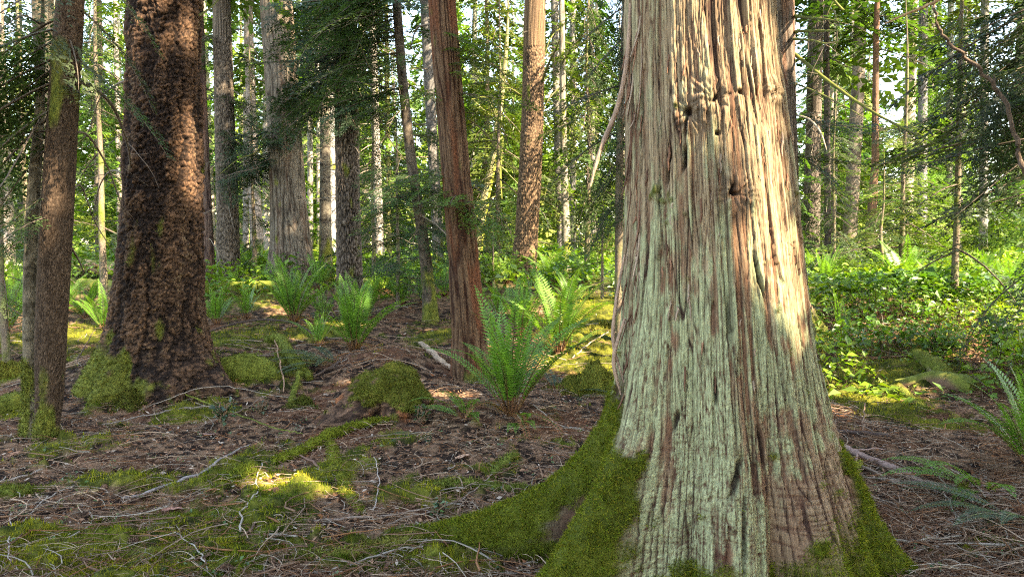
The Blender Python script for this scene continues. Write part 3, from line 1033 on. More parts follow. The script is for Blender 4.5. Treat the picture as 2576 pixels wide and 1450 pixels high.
TR['dark'] = tree('fir_tree', 'dark deeply furrowed fir behind the left ferns, between grey cedar and leaning stem', [(0, 838, 893), (250, 843, 898), (500, 846, 904), (740, 849, 911)], (880, 752), bark=bark_fir, seed=53, nth=150, dz=.018, kw=dict(dark=(.02, .015, .011), light=(.16, .125, .095), amp=.03, fr=(13, 13, 2.0)), moss=(.5, .6, 180, .5))
TR['lean'] = tree('hemlock_tree', 'thin dark leaning hemlock left of the reddish cedar, feathery with low boughs', [(0, 986, 1008), (200, 1000, 1024), (400, 1021, 1046), (600, 1050, 1078), (700, 1060, 1092), (790, 1064, 1100)], (1083, 808), bark=bark_smooth, seed=57, nth=80, kw=dict(light=(.12, .095, .07), dark=(.035, .028, .02)), moss=(.5, .8, None, .6), top=14)
TR['red'] = tree('cedar_tree', 'reddish leaning cedar rising behind the big foreground fern', [(0, 1078, 1146), (150, 1089, 1157), (300, 1101, 1169), (500, 1117, 1190), (700, 1130, 1209), (850, 1137, 1222), (930, 1135, 1232)], (1185, 952), flare=.05, bark=bark_cedar, seed=61, nth=190, dz=.013, warp=.05,
                 kw=dict(light=(.135, .080, .045), dark=(.034, .014, .008), red=(.125, .046, .022), redk=.55, amp=.013), moss=(.3, .55, 330, .5), top=17, zdet=5)
TR['sunfir'] = tree('fir_tree', 'sturdy fir with sunlit lower trunk in the middle distance, ferns at its foot', [(0, 1319, 1372), (300, 1312, 1366), (450, 1304, 1361), (600, 1294, 1352), (680, 1282, 1348)], (1312, 704), bark=bark_fir, seed=67, nth=130, dz=.02, kw=dict(dark=(.035, .022, .015), light=(.24, .155, .09), amp=.02, fr=(11, 11, 3.5)), moss=(.8, .6, 180, .6))
TR['snag'] = tree('dead_pole', 'thin bare dead pole with mossy drooping stubs right of the sunlit fir', [(0, 1405, 1419), (300, 1408, 1424), (500, 1411, 1430), (650, 1413, 1437)], (1426, 676), bark=bark_smooth, seed=71, nth=50, top=11, kw=dict(light=(.27, .235, .185), dark=(.08, .065, .05)), moss=(1.2, .6, None, .7))
TR['behindbig'] = tree('cedar_tree', 'shadowed cedar peeping out behind the right flank of the huge cedar', [(0, 1915, 1994), (300, 1925, 2000), (600, 1935, 2012), (750, 1938, 2022), (830, 1938, 2052)], (1985, 860), flare=.12, bark=bark_cedar, seed=73, nth=150, dz=.016, kw=dict(light=(.14, .115, .09), dark=(.034, .025, .018), amp=.012), moss=(.6, .85, 0, .4), fuzzn=3000, mossc=((.04, .05, .012), (.10, .105, .02)),
                       flutes=[(345, .3, .24, .28), (200, .3, .2, .3), (270, .3, .15, .3)], top=18)
TR['rightfir'] = tree('fir_tree', 'upright furrowed grey fir just right of the huge cedar', [(0, 2035, 2070), (300, 2028, 2064), (500, 2022, 2061), (650, 2017, 2059)], (2038, 676), bark=bark_fir, seed=79, nth=110, dz=.02, kw=dict(dark=(.028, .021, .016), light=(.20, .16, .125), amp=.02, fr=(15, 15, 2.4)))
TR['ringed'] = tree('hemlock_tree', 'pale tree with dark branch-scar rings and moss up one side', [(0, 2152, 2180), (200, 2143, 2174), (400, 2132, 2164), (550, 2123, 2156), (650, 2114, 2152)], (2132, 672), bark=bark_smooth, seed=83, nth=90, dz=.015, kw=dict(light=(.22, .175, .13), dark=(.08, .058, .04), rings=.42), moss=(2.4, .8, 180, .5))
TR['redthin'] = tree('cedar_tree', 'thin reddish trunk behind the ringed pale tree', [(100, 2196, 2210), (400, 2192, 2209), (650, 2172, 2199)], (2186, 664), D=25, bark=bark_cedar, seed=87, nth=50, kw=dict(light=(.17, .095, .055), redk=.4))
TR['edge'] = tree('fir_tree', 'bright sunlit trunk at the left picture edge', [(100, -18, 10), (350, -14, 22), (600, -10, 34), (690, -10, 36)], (12, 702), bark=bark_fir, seed=89, nth=80, kw=dict(light=(.44, .38, .32), dark=(.16, .12, .09), amp=.012))
TR['paleleft'] = tree('fir_tree', 'pale trunk glimpsed between the two slim stems at upper left', [(0, 109, 134), (200, 104, 131), (600, 96, 126)], (110, 672), D=23, bark=bark_fir, seed=93, nth=60, kw=dict(light=(.48, .38, .26), dark=(.2, .14, .09), amp=.015))
TR['bent'] = tree('maple_tree', 'slim crooked trunk with bright moss, left of the sunlit fir', [(290, 1246, 1262), (400, 1232, 1251), (500, 1207, 1230), (600, 1196, 1216)], (1200, 690), D=24, bark=bark_smooth, seed=97, nth=48, top=9.5, kw=dict(light=(.30, .27, .14), dark=(.13, .12, .05)), moss=(6, 1.0, 20, .4), mossc=((.14, .15, .02), (.36, .36, .05)))
# paler trunks farther back: (name, label, photo rows, distance)
FARS = [
    ('fir_tree', 'pinkish straight trunk seen between the patchy grey fir and the broad grey cedar', [(0, 613, 634), (300, 620, 645), (620, 630, 663)], 26, (.44, .36, .31)),
    ('fir_tree', 'pale lit strip of trunk between the slender pole and the dark furrowed fir', [(200, 826, 842), (650, 826, 846)], 28, (.50, .47, .44)),
    ('fir_tree', 'pale sunlit trunk left of the thin leaning hemlock, thicker of two', [(0, 926, 945), (300, 934, 953), (610, 942, 966)], 27, (.50, .44, .38)),
    ('alder_tree', 'yellowish mossy slim trunk close left of the thin leaning hemlock', [(250, 968, 980), (610, 972, 986)], 30, (.42, .40, .16)),
    ('fir_tree', 'grey trunk directly behind the dead pole, partly hidden', [(0, 1385, 1404), (300, 1392, 1408), (640, 1402, 1418)], 29, (.30, .27, .24)),
    ('fir_tree', 'slim dim trunk right of the dead pole', [(0, 1432, 1446), (640, 1434, 1448)], 33, (.36, .33, .29)),
    ('fir_tree', 'pale slim trunk close left of the huge cedar, among drooping foliage', [(0, 1480, 1492), (640, 1486, 1500)], 36, (.44, .40, .34)),
    ('fir_tree', 'pale bluish trunk in the gap right of the thin reddish trunk, thicker one', [(0, 2312, 2332), (500, 2308, 2330), (640, 2306, 2330)], 33, (.48, .43, .42)),
    ('fir_tree', 'slender pale trunk in the right-hand gap, beside a thicker pale one', [(0, 2384, 2398), (640, 2376, 2392)], 38, (.50, .46, .40)),
    ('fir_tree', 'pale narrow trunk between the furrowed grey fir and the ringed tree', [(0, 2098, 2112), (640, 2086, 2102)], 40, (.46, .42, .36)),
    ('fir_tree', 'dark thin trunk low behind the furrowed grey fir on the right', [(200, 2072, 2086), (640, 2074, 2090)], 26, (.13, .10, .08)),
    ('fir_tree', 'grey trunk partly covered by sprays left of the reddish cedar', [(200, 1066, 1092), (640, 1090, 1116)], 21, (.26, .24, .22)),
    ('fir_tree', 'far pale trunk right of the thick dark fir, low in the gap', [(300, 612, 624), (640, 610, 626)], 37, (.42, .36, .32)),
    ('fir_tree', 'dim trunk left of the thick dark fir behind the arching dead bough', [(0, 236, 254), (640, 240, 262)], 27, (.30, .25, .20)),
    ('fir_tree', 'far grey trunk near the left edge beside the slim double stem', [(0, 40, 54), (640, 44, 60)], 30, (.40, .36, .32)),
    ('fir_tree', 'slender lit trunk above the mossy crooked tree', [(0, 1188, 1200), (640, 1180, 1194)], 39, (.40, .38, .28)),
    ('fir_tree', 'far trunk in the sunny gap between the grey cedar and slender pole', [(0, 772, 784), (640, 774, 788)], 34, (.48, .44, .36)),
    ('fir_tree', 'lone pale trunk at the far right behind dark boughs', [(0, 2468, 2486), (640, 2462, 2482)], 31, (.38, .35, .30)),
]
for k, (nm, lb, rows, D_, lc) in enumerate(FARS):
    pxm = (rows[-1][1] + rows[-1][2]) / 2
    TR['far%d' % k] = tree(nm, lb, rows, None, D=D_, bark=bark_fir if k % 3 else bark_smooth, seed=120 + k, nth=36, dz=.05, zdet=10, top=19, kw=dict(light=tuple(v * .75 for v in lc), dark=tuple(v * .28 for v in lc)), moss=(.9, .6, None, .6))
# ------------------------------------------------------------------ boughs
def bough_proto(rs, nside=22, nleaf=7, leaf=.055, lw=.018, spread=.42, droop=.22, twig_droop=.35, second=True, tilt=.35, curve=.05):
    """one flat conifer bough, 1 long, growing along +x: returns leaf quads and the stem line"""
    quads = []
    def axis(t):
        return np.array([t, curve * t * t, -droop * t * t])
    for k in range(nside):
        t = .10 + .9 * (k + rs.uniform(0, .6)) / nside
        for sgn in (-1, 1):
            l = spread * ((1 - t) ** .75 * .95 + .10) * rs.uniform(.6, 1.15) * min(1, t / .25 + .35)
            a = sgn * math.radians(rs.uniform(42, 68))
            p = axis(t)
            n = max(2, int(nleaf * l / spread + .5))
            for i in range(n):
                s = (i + .7) / n
                aa = a * (1 - .3 * s)
                q = p + np.array([math.cos(aa), math.sin(aa), 0]) * l * s
                q[2] -= twig_droop * (l * s) ** 2 * 2 + rs.normal(0, .006)
                for s2 in ((-1, 1) if second else (rs.choice([-1, 1]),)):
                    b = aa + s2 * math.radians(rs.uniform(22, 50))
                    ln = leaf * rs.uniform(.7, 1.3) * (1.1 - .4 * s)
                    d = np.array([math.cos(b), math.sin(b), rs.normal(-.12, .16)])
                    sd = np.array([-math.sin(b), math.cos(b), rs.normal(0, tilt)])
                    sd /= np.linalg.norm(sd)
                    w = lw * rs.uniform(.7, 1.25)
                    quads.append([q, q + d * ln * .45 + sd * w / 2, q + d * ln, q + d * ln * .45 - sd * w / 2])
    stem = np.array([axis(t) for t in np.linspace(0, 1, 7)])
    Q = np.array(quads)
    return Q, stem


_r = np.random.default_rng(3)
PF = [bough_proto(_r, 26, 8, .050, .015, .40, d, td) for d, td in ((.12, .3), (.28, .5), (.05, .2), (.4, .7))]       # fine, for near boughs
PM = [bough_proto(_r, 17, 5, .085, .030, .42, d, td) for d, td in ((.15, .4), (.3, .6), (.45, .8), (.05, .3))]         # middle distance
PC = [bough_proto(_r, 9, 4, .15, .062, .42, d, td, True) for d, td in ((.2, .4), (.35, .7), (.5, .9))]                # far and overhead

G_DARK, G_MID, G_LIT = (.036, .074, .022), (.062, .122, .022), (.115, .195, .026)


def rotm(az, pitch, roll=0.0):
    ca, sa = math.cos(az), math.sin(az)
    cp, sp = math.cos(pitch), math.sin(pitch)
    f = np.array([ca * cp, sa * cp, sp])
    s = np.array([-sa, ca, 0])
    u = np.cross(f, s)
    cr, sr = math.cos(roll), math.sin(roll)
    s2, u2 = s * cr + u * sr, u * cr - s * sr
    return np.stack([f, s2, u2], 1)


def put_boughs(mb, lst, protos, rs, col, mi_leaf=0, mi_stem=1, stems=True, stem_r=.012, vary=.35, stemc=(.12, .095, .07), thin=0.0, keep=None):
    """lst of (origin, azimuth, pitch, length)"""
    SP, SR = [], []
    for (o, az, pi_, L) in lst:
        Q, st = protos[rs.integers(len(protos))]
        M = rotm(az, pi_, rs.normal(0, .25)) * L
        if rs.uniform() < .5:
            M = M * np.array([1, -1, 1])[None]
        P = Q.reshape(-1, 3) @ M.T + o
        P = P.reshape(-1, 4, 3)
        if thin:
            P = P[rs.uniform(size=len(P)) > thin]
        if keep is not None:
            P = P[keep(P.mean(1))]
        c = np.asarray(col) * rs.uniform(1 - vary, 1 + vary) * np.array([rs.uniform(.85, 1.25), 1, rs.uniform(.8, 1.1)])
        cc = c[None] * rs.uniform(.65, 1.3, len(P))[:, None]
        mb.quads(P, cc, mi_leaf)
        W = st @ M.T + o
        if keep is None or keep(W[2:]).mean() > .7:
            SP.append(W)
            SR.append(stem_r * L * np.linspace(1, .2, len(st)))
    if stems and SP:
        tubes(mb, np.array(SP), np.array(SR), 3, stemc, mi=mi_stem)


def crown_list(rs, z0, z1, r0, r1, n, pitch=(-.5, .05), axis=None, inner=0.0, power=1.0):
    out = []
    for k in range(n):
        u = ((k + rs.uniform()) / n) ** power
        z = z0 + (z1 - z0) * u
        L = (r0 + (r1 - r0) * u) * rs.uniform(.6, 1.15)
        az = k * 2.39996 + rs.normal(0, .35)
        o = axis(z) if axis else np.array([0, 0, z])
        out.append((np.asarray(o) + inner * L * np.array([math.cos(az), math.sin(az), 0]), az, rs.uniform(*pitch), L))
    return out


MATS_F = [M_LEAF, M_BARK]


def crown_mesh(name, seed, z0, z1, r0, r1, n, protos=PC, col=G_MID, pitch=(-.5, .05), thin=0.0, stem_r=.010):
    rs = np.random.default_rng(seed)
    mb = MB()
    put_boughs(mb, crown_list(rs, z0, z1, r0, r1, n, pitch), protos, rs, col, thin=thin, stem_r=stem_r)
    return mb.mesh(name, MATS_F)


# shared crowns for the trees in the middle distance, foot at the origin
CR_HIGH = [crown_mesh('fir_crown', 500 + k, 6.5 + k, 20, 2.6, .5, 60, col=c, thin=.15) for k, c in enumerate((G_MID, G_DARK, (.09, .135, .028)))]
CR_LOW = [crown_mesh('hemlock_crown', 520 + k, 1.6 + .5 * k, 16, 2.3, .4, 95, col=c, thin=.1) for k, c in enumerate((G_LIT, (.11, .165, .03), G_MID))]


def give(t, mesh, rot=0.0, scale=1.0, name='crown'):
    o = link(name, mesh, TR[t]['root'])
    top_shift = TR[t]['axis'](11.0 + TR[t]['base'][2])
    o.location = (top_shift[0] * .8, top_shift[1], 0)
    o.rotation_euler = (0, 0, rot)
    o.scale = (scale,) * 3
    return o


for k in range(18):
    give('far%d' % k, (CR_HIGH + CR_LOW[:2])[k % 5], k * 1.3, 1.0 + .1 * (k % 3))
for k, t in enumerate(['behindfir', 'patchy', 'pole', 'sunfir', 'rightfir', 'ringed', 'redthin', 'edge', 'paleleft', 'grey', 'dark', 'behindbig']):
    o = give(t, CR_HIGH[k % 3], k * 2.1, .95 + .12 * (k % 3))
    o.location.z = 9.0 if t == 'behindbig' else 2.2 if t in ('grey', 'patchy', 'pole', 'sunfir', 'rightfir', 'dark', 'behindbig') else 1.0


# ------------------------------------------------------------------ where the photograph shows sun: no leaves stand in these gaps
TARGETS = []


def spot(p, r):
    TARGETS.append((np.asarray(p, float), r))


def spot_px(px, py, D, r):
    spot(at(px, py, D), r)


def spot_g(px, py, r):
    spot(gp(px, py) + np.array([0, 0, .15]), r)


# where the photograph shows sun
for px, py, r in [(1700, 30, .22), (1800, 20, .24), (1890, 60, .2), (1640, 60, .12), (1925, 160, .14), (1950, 300, .08), (1935, 480, .08), (1965, 520, .11), (1990, 620, .10), (1950, 610, .05), (2000, 720, .10), (1985, 440, .05), (2015, 820, .05)]:
    spot_px(px, py, 3.25, r)
for px, py, r in [(1510, 780, .8), (1490, 850, .6), (1500, 930, .55), (1450, 760, .6), (1540, 740, .7), (1405, 800, .5), (1405, 860, .4), (1330, 790, .35), (1560, 900, .4), (2100, 985, .6), (2150, 1000, .4), (2080, 1040, .2), (20, 790, .7), (60, 850, .5), (150, 830, .5), (220, 850, .25), (100, 780, .6), (960, 985, .25), (740, 790, .3), (880, 820, .25),
                  (230, 700, 1.0), (200, 690, .8), (270, 705, .8), (300, 760, .3), (1500, 700, .8), (1290, 720, .5), (2200, 720, .6), (2330, 760, .5), (2150, 770, .5), (2400, 850, .6), (2300, 820, .5), (2240, 800, .4), (2500, 860, .5), (2260, 690, .7), (2480, 790, .5), (700, 770, .3), (620, 735, .4), (970, 740, .3), (2100, 780, .3)]:
    spot_g(px, py, r)
spot_px(1405, 800, gp(1400, 888)[1], .55)
spot_px(1405, 750, gp(1400, 888)[1], .4)
spot_px(1240, 860, 6.9, .16)
spot_px(1150, 430, 9.1, .08)
spot_px(1140, 325, 9.1, .05)
spot_px(365, 570, 8.1, .09)
spot_px(375, 655, 8.1, .13)
spot_px(350, 340, 8.1, .05)
spot_px(1322, 610, 17.5, .32)
spot_px(1315, 480, 17.5, .22)
spot_px(1330, 400, 17.5, .14)
spot_px(1300, 660, 17.5, .25)
spot_px(140, 300, 5.6, .05)
spot_px(130, 420, 5.6, .05)
spot_px(1975, 280, 7.3, .14)
TP_ = np.array([p for p, r in TARGETS])
TR_ = np.array([r * 1.05 + .10 for p, r in TARGETS])
SUNV = np.array([.60, -.42, .70])
SUNV = SUNV / np.linalg.norm(SUNV)


def lit_path_clear(P):
    """False where a leaf would stand in one of the sun gaps"""
    if len(P) == 0:
        return np.ones(0, bool)
    wob = .75 + .6 * vn(P[:, 0] * 2.5, P[:, 1] * 2.5, P[:, 2] * 2.5, 17)
    d = P[:, None, :] - TP_[None]
    t = d @ SUNV
    dist2 = (d * d).sum(-1) - t * t
    return ~((dist2 < (TR_[None] * wob[:, None]) ** 2) & (t > 0)).any(1)



# ------------------------------------------------------------------ boughs that can be told apart in the picture
def boughs(t, name, specs, seed, protos=PF, col=G_DARK, droop=(-.5, -.05), stem_r=.009, thin=0.0, jit=.25, carve=False):
    """specs: (photo x, y of the bough's base on the stem, azimuth deg, length, count)"""
    rs = np.random.default_rng(seed)
    root = TR[t]['root'] if isinstance(t, str) else t['root']
    base = TR[t]['base'] if isinstance(t, str) else t['base']
    fa = TR[t]['axis'] if isinstance(t, str) else None
    Dt = TR[t]['D'] if isinstance(t, str) else t['D']
    mb = MB()
    lst = []
    for (px, py, az, L, n) in specs:
        p0 = at(px, py, Dt)
        for k in range(n):
            z = p0[2] + rs.normal(0, jit)
            o = fa(z) if fa else p0 - base + np.array([0, 0, z - p0[2]])
            if not fa:
                o = p0 - base + rs.normal(0, jit, 3)
            lst.append((np.asarray(o), math.radians(az + rs.normal(0, 28)), rs.uniform(*droop), L * rs.uniform(.65, 1.2)))
    put_boughs(mb, lst, protos, rs, col, thin=thin, stem_r=stem_r, keep=(lambda P: lit_path_clear(P + np.asarray(base))) if carve else None)
    return mb.build(name, MATS_F, root)


# young hemlock sprays round the leaning stem
boughs('lean', 'crown', [(1075, 620, 200, 1.0, 3), (1070, 560, 20, 1.1, 6), (1068, 540, 330, 1.2, 7), (1060, 500, 180, 1.0, 5), (1055, 470, 260, 1.1, 7), (1050, 430, 20, 1.2, 6), (1040, 400, 150, 1.1, 5),
                             (1070, 640, 300, .8, 4), (1030, 330, 0, 1.0, 3), (1025, 300, 190, 1.1, 5), (1020, 220, 200, 1.3, 7), (1015, 170, 240, 1.3, 7), (1010, 110, 190, 1.5, 8), (1005, 60, 200, 1.6, 8), (1000, 10, 230, 1.6, 8), (1000, -60, 200, 1.8, 8),
                             (1000, 30, 330, 1.1, 5)], 601, PF, (.040, .072, .030), (-.45, .1))
# dark foliage hanging over the furrowed fir
boughs('dark', 'foliage', [(870, 240, 250, 1.3, 9), (870, 190, 200, 1.6, 10), (870, 130, 280, 1.6, 10), (870, 70, 200, 1.8, 11), (870, 10, 300, 1.8, 10), (870, -60, 240, 2.0, 12), (870, 230, 340, 1.2, 6), (870, 40, 340, 1.7, 8)], 603, PF, (.028, .050, .024), (-.75, -.1))
boughs('grey', 'foliage', [(740, 290, 330, 1.4, 4), (735, 250, 300, 1.5, 4), (730, 330, 250, 1.1, 3), (690, 300, 200, 1.5, 5), (690, 380, 190, 1.6, 6), (690, 420, 210, 1.5, 5), (735, 200, 10, 1.6, 6), (740, 240, 340, 1.6, 6), (720, 90, 340, 1.8, 7)], 605, PF, (.034, .060, .028), (-.5, 0))
boughs('red', 'foliage', [(1110, 130, 300, .7, 2), (1125, 190, 320, .8, 3), (1120, 100, 350, .9, 3), (1140, 230, 20, .9, 3), (1120, 250, 200, .8, 2), (1180, 520, 330, .8, 4), (1190, 560, 10, .8, 4), (1170, 480, 250, .8, 4), (1170, 440, 200, .8, 3)], 607, PF, (.095, .150, .030), (-.35, .1), jit=.08)
boughs('snag', 'foliage', [(1440, 330, 40, 1.2, 3)], 609, PF, (.06, .08, .03), (-.9, -.4))
boughs('behindbig', 'foliage', [(1990, 80, 350, 1.4, 3), (1995, 260, 340, 1.5, 3), (2000, 420, 355, 1.3, 3), (1990, 20, 20, 1.5, 3)], 611, PF, (.036, .062, .026), (-.5, 0), carve=True)
boughs('rightfir', 'foliage', [(2050, 300, 0, 1.7, 5), (2050, 360, 320, 1.7, 4), (2050, 450, 20, 1.6, 5), (2040, 130, 10, 1.8, 5), (2040, 200, 190, 1.5, 4), (2040, 40, 330, 1.9, 5)], 613, PM, (.038, .068, .026), (-.5, 0))
boughs('ringed', 'foliage', [(2150, 60, 340, 1.9, 7), (2155, 20, 20, 2.0, 7), (2145, 230, 350, 1.5, 5), (2140, 330, 350, 1.6, 5), (2130, 440, 20, 1.8, 6), (2130, 500, 340, 1.8, 6), (2150, 70, 200, 1.4, 4), (2130, 380, 320, 1.6, 4)], 615, PM, (.040, .075, .026), (-.5, 0))
boughs('redthin', 'foliage', [(2200, 480, 10, 2.2, 9), (2195, 540, 340, 2.3, 9), (2190, 580, 200, 1.8, 6), (2200, 400, 20, 2.0, 8), (2205, 320, 350, 2.0, 8), (2190, 600, 320, 2.0, 6)], 617, PM, (.085, .130, .028), (-.45, .1))
boughs('patchy', 'foliage', [(570, 250, 330, 1.4, 5), (580, 330, 350, 1.6, 6), (580, 400, 330, 1.5, 5), (560, 100, 200, 1.5, 4)], 619, PF, (.033, .060, .026), (-.6, 0))
boughs('twin', 'foliage', [(90, 180, 190, 1.3, 5), (90, 120, 240, 1.2, 4), (95, 350, 200, 1.0, 4), (150, 330, 340, .6, 2), (90, 60, 170, 1.4, 5), (150, 20, 10, 1.0, 3)], 621, PF, (.040, .066, .026), (-.6, -.1))


def stem_tree(name, label, px, D, cat='tree', r=.05, top=8, seed=0, lean=0.0, col=(.16, .125, .09), mossy=.3):
    """a young tree: a slim stem; foliage is added by boughs()"""
    x = (px - PW / 2) / F * D
    g = float(gh(x, D))
    root = thing(name, label, cat, (x, D, g))
    mb = MB()
    rs = np.random.default_rng(seed)
    pts = [(0, 0, -.1)] + [(lean * t * top + rs.normal(0, .015) * top * .2, rs.normal(0, .03), t * top) for t in (.2, .4, .6, .8, 1)]
    rough_tube(mb, pts, [r * 1.3, r, r * .8, r * .6, r * .4, r * .15], 10, 60, col, mossy * .5, .12, seed)
    mb.build('trunk', M_BARK, root)
    return dict(root=root, base=np.array([x, D, g]), D=D, axis=(lambda z: np.array([lean * (z - g), 0, z - g])))


def young(name, label, px, D, z0, z1, r0, r1, n, col, protos, seed, pitch=(-.45, .15), r=.05, top=None, lean=0.0, thin=0.0, cat='young tree', dead=False):
    t = stem_tree(name, label, px, D, cat, r, top or z1 + .3, seed, lean)
    rs = np.random.default_rng(seed + 1)
    mb = MB()
    put_boughs(mb, crown_list(rs, z0, z1, r0, r1, n, pitch, axis=lambda z: np.array([lean * z, 0, z])), protos, rs, col, thin=thin, keep=lambda P: lit_path_clear(P + t['base']))
    mb.build('crown', MATS_F, t['root'])
    return t


# right-hand dark boughs reach in from trees that stand just outside the frame
RH = stem_tree('hemlock_tree', 'shadowy tree at the right edge, dark drooping boughs and one long arching limb', 2690, 7.2, r=.13, top=12, seed=701, col=(.10, .08, .06))
boughs(RH, 'crown', [(2690, 260, 190, 1.5, 9), (2690, 330, 170, 1.4, 8), (2690, 420, 200, 1.4, 8), (2690, 500, 170, 1.3, 8), (2690, 560, 195, 1.3, 7), (2690, 610, 215, 1.2, 6), (2690, 640, 180, 1.1, 5), (2690, 60, 190, 1.4, 6), (2690, -10, 170, 1.6, 7), (2690, 150, 210, 1.2, 5), (2690, 480, 230, 1.3, 6)], 703, PF, (.028, .050, .022), (-.85, -.1), thin=.25, carve=True)
mb_ = MB()
_p = [at(px, py, 6.6) - RH['base'] for px, py in ((2700, 700), (2600, 470), (2560, 400), (2545, 290), (2480, 190), (2400, 120), (2360, 60), (2345, -20))]
_p[0] = np.array([0, 0, _p[0][2]])
rough_tube(mb_, _p, [.03, .024, .021, .018, .016, .014, .012, .008], 8, 60, (.10, .07, .05), 0, .12, 5, kink=.05)
mb_.build('arching_limb', M_BARK, RH['root'])
boughs(RH, 'limb_foliage', [(2480, 190, 20, .9, 3), (2440, 160, 330, .9, 3), (2545, 290, 0, .9, 4), (2560, 390, 300, .9, 4), (2400, 110, 40, .9, 3), (2545, 320, 210, .7, 4), (2500, 210, 250, .8, 4), (2440, 150, 240, .7, 3)], 705, PF, (.028, .050, .022), (-1.0, -.3), jit=.06, carve=True)
RH2 = stem_tree('hemlock_tree', 'leafy tree just out of frame at upper right, dark boughs hanging across blue sky', 2760, 10.5, r=.14, top=14, seed=711)
boughs(RH2, 'crown', [(2760, -20, 180, 2.6, 10), (2760, 40, 190, 2.5, 9), (2760, 120, 170, 2.2, 8), (2760, 220, 185, 2.3, 9), (2760, 320, 170, 2.4, 9), (2760, 420, 190, 2.3, 9), (2760, 520, 180, 2.0, 8), (2760, 600, 190, 1.8, 6)], 713, PF, (.032, .056, .022), (-.6, 0), thin=.2, carve=True)
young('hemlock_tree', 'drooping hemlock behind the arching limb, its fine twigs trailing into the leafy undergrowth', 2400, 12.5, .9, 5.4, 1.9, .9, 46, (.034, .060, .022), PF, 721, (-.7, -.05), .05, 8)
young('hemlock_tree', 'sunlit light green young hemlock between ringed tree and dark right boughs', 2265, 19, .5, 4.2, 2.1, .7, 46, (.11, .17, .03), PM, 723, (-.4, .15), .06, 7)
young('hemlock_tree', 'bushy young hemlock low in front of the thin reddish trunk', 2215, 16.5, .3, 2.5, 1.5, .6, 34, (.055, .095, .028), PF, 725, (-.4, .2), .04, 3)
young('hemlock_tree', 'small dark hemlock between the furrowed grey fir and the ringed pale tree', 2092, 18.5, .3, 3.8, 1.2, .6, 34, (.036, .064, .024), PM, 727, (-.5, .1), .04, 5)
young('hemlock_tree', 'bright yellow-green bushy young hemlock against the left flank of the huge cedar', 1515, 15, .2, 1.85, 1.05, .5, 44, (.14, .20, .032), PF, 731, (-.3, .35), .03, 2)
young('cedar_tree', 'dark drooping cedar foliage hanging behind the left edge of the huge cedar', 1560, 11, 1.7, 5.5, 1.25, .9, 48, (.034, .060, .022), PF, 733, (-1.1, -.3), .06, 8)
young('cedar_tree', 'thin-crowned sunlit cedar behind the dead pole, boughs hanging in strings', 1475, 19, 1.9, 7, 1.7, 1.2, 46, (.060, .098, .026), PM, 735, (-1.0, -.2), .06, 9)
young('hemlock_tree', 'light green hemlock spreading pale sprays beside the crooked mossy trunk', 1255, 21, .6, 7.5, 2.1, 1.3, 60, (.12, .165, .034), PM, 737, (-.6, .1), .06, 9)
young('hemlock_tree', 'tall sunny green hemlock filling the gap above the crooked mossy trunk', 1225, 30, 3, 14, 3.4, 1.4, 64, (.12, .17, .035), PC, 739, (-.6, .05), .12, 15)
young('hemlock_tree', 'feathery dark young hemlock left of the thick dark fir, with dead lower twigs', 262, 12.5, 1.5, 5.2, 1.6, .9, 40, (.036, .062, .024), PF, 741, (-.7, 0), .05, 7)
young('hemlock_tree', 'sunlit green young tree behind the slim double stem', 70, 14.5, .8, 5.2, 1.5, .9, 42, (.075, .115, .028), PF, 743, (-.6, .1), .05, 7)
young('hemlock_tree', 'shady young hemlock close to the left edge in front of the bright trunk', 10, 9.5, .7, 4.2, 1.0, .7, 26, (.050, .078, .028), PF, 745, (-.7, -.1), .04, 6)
young('hemlock_tree', 'small hemlock filling the space between the patchy grey fir and the broad grey cedar', 640, 20, .4, 6, 1.5, .9, 44, (.050, .082, .026), PM, 747, (-.6, .1), .05, 7)
young('hemlock_tree', 'wispy low hemlock in front of the grey half-covered trunk', 1000, 13.8, .3, 2.7, 1.3, .7, 36, (.042, .072, .030), PF, 749, (-.35, .2), .035, 3.4)
young('hemlock_tree', 'thin wispy young tree right of the dark furrowed fir', 940, 17, .4, 4.5, 1.3, .8, 34, (.055, .088, .028), PM, 751, (-.6, .1), .04, 5.5)
young('hemlock_tree', 'low bright bush-like hemlock behind the reddish cedar foot', 1240, 17.5, .2, 1.5, 1.0, .5, 26, (.085, .135, .03), PM, 753, (-.3, .3), .03, 1.8)


# ------------------------------------------------------------------ bare dead boughs
def dead_bough(parent, base, pts, r, seed, ntw=10, tl=.35, col=(.13, .10, .075), moss=0.0, name='dead_bough', twr=.35, down=.6):
    rs = np.random.default_rng(seed)
    mb = MB()
    P = np.array(pts) - base
    rough_tube(mb, P, [r, r * .8, r * .6, r * .25], 7, 40, col, moss, .12, seed, mosscol=(.10, .11, .02))
    C_ = curve_pts(P, 40)
    TP, TRr = [], []
    for k in range(ntw):
        i = rs.integers(5, 39)
        a = rs.normal(size=3)
        a[2] = -abs(a[2]) * down + rs.normal(0, .3)
        a /= np.linalg.norm(a)
        l = tl * rs.uniform(.4, 1.3)
        tt = np.linspace(0, 1, 6)[:, None]
        TP.append(C_[i] + a * l * tt + np.array([0, 0, -1]) * (tt ** 2) * l * rs.uniform(-.1, .4) + rs.normal(0, .02, (6, 3)) * tt * l)
        TRr.append(r * twr * rs.uniform(.4, 1) * np.linspace(1, .3, 6))
    if TP:
        tubes(mb, np.array(TP), np.array(TRr), 4, np.asarray(col) * 1.1)
    return mb.build(name, M_WOOD, parent)


def db(t, pix, D2, r, seed, **k):
    T_ = TR[t]
    n = len(pix)
    pts = [at(px, py, T_['D'] + (D2 - T_['D']) * i / (n - 1)) for i, (px, py) in enumerate(pix)]
    return dead_bough(T_['root'], T_['base'], pts, r, seed, **k)


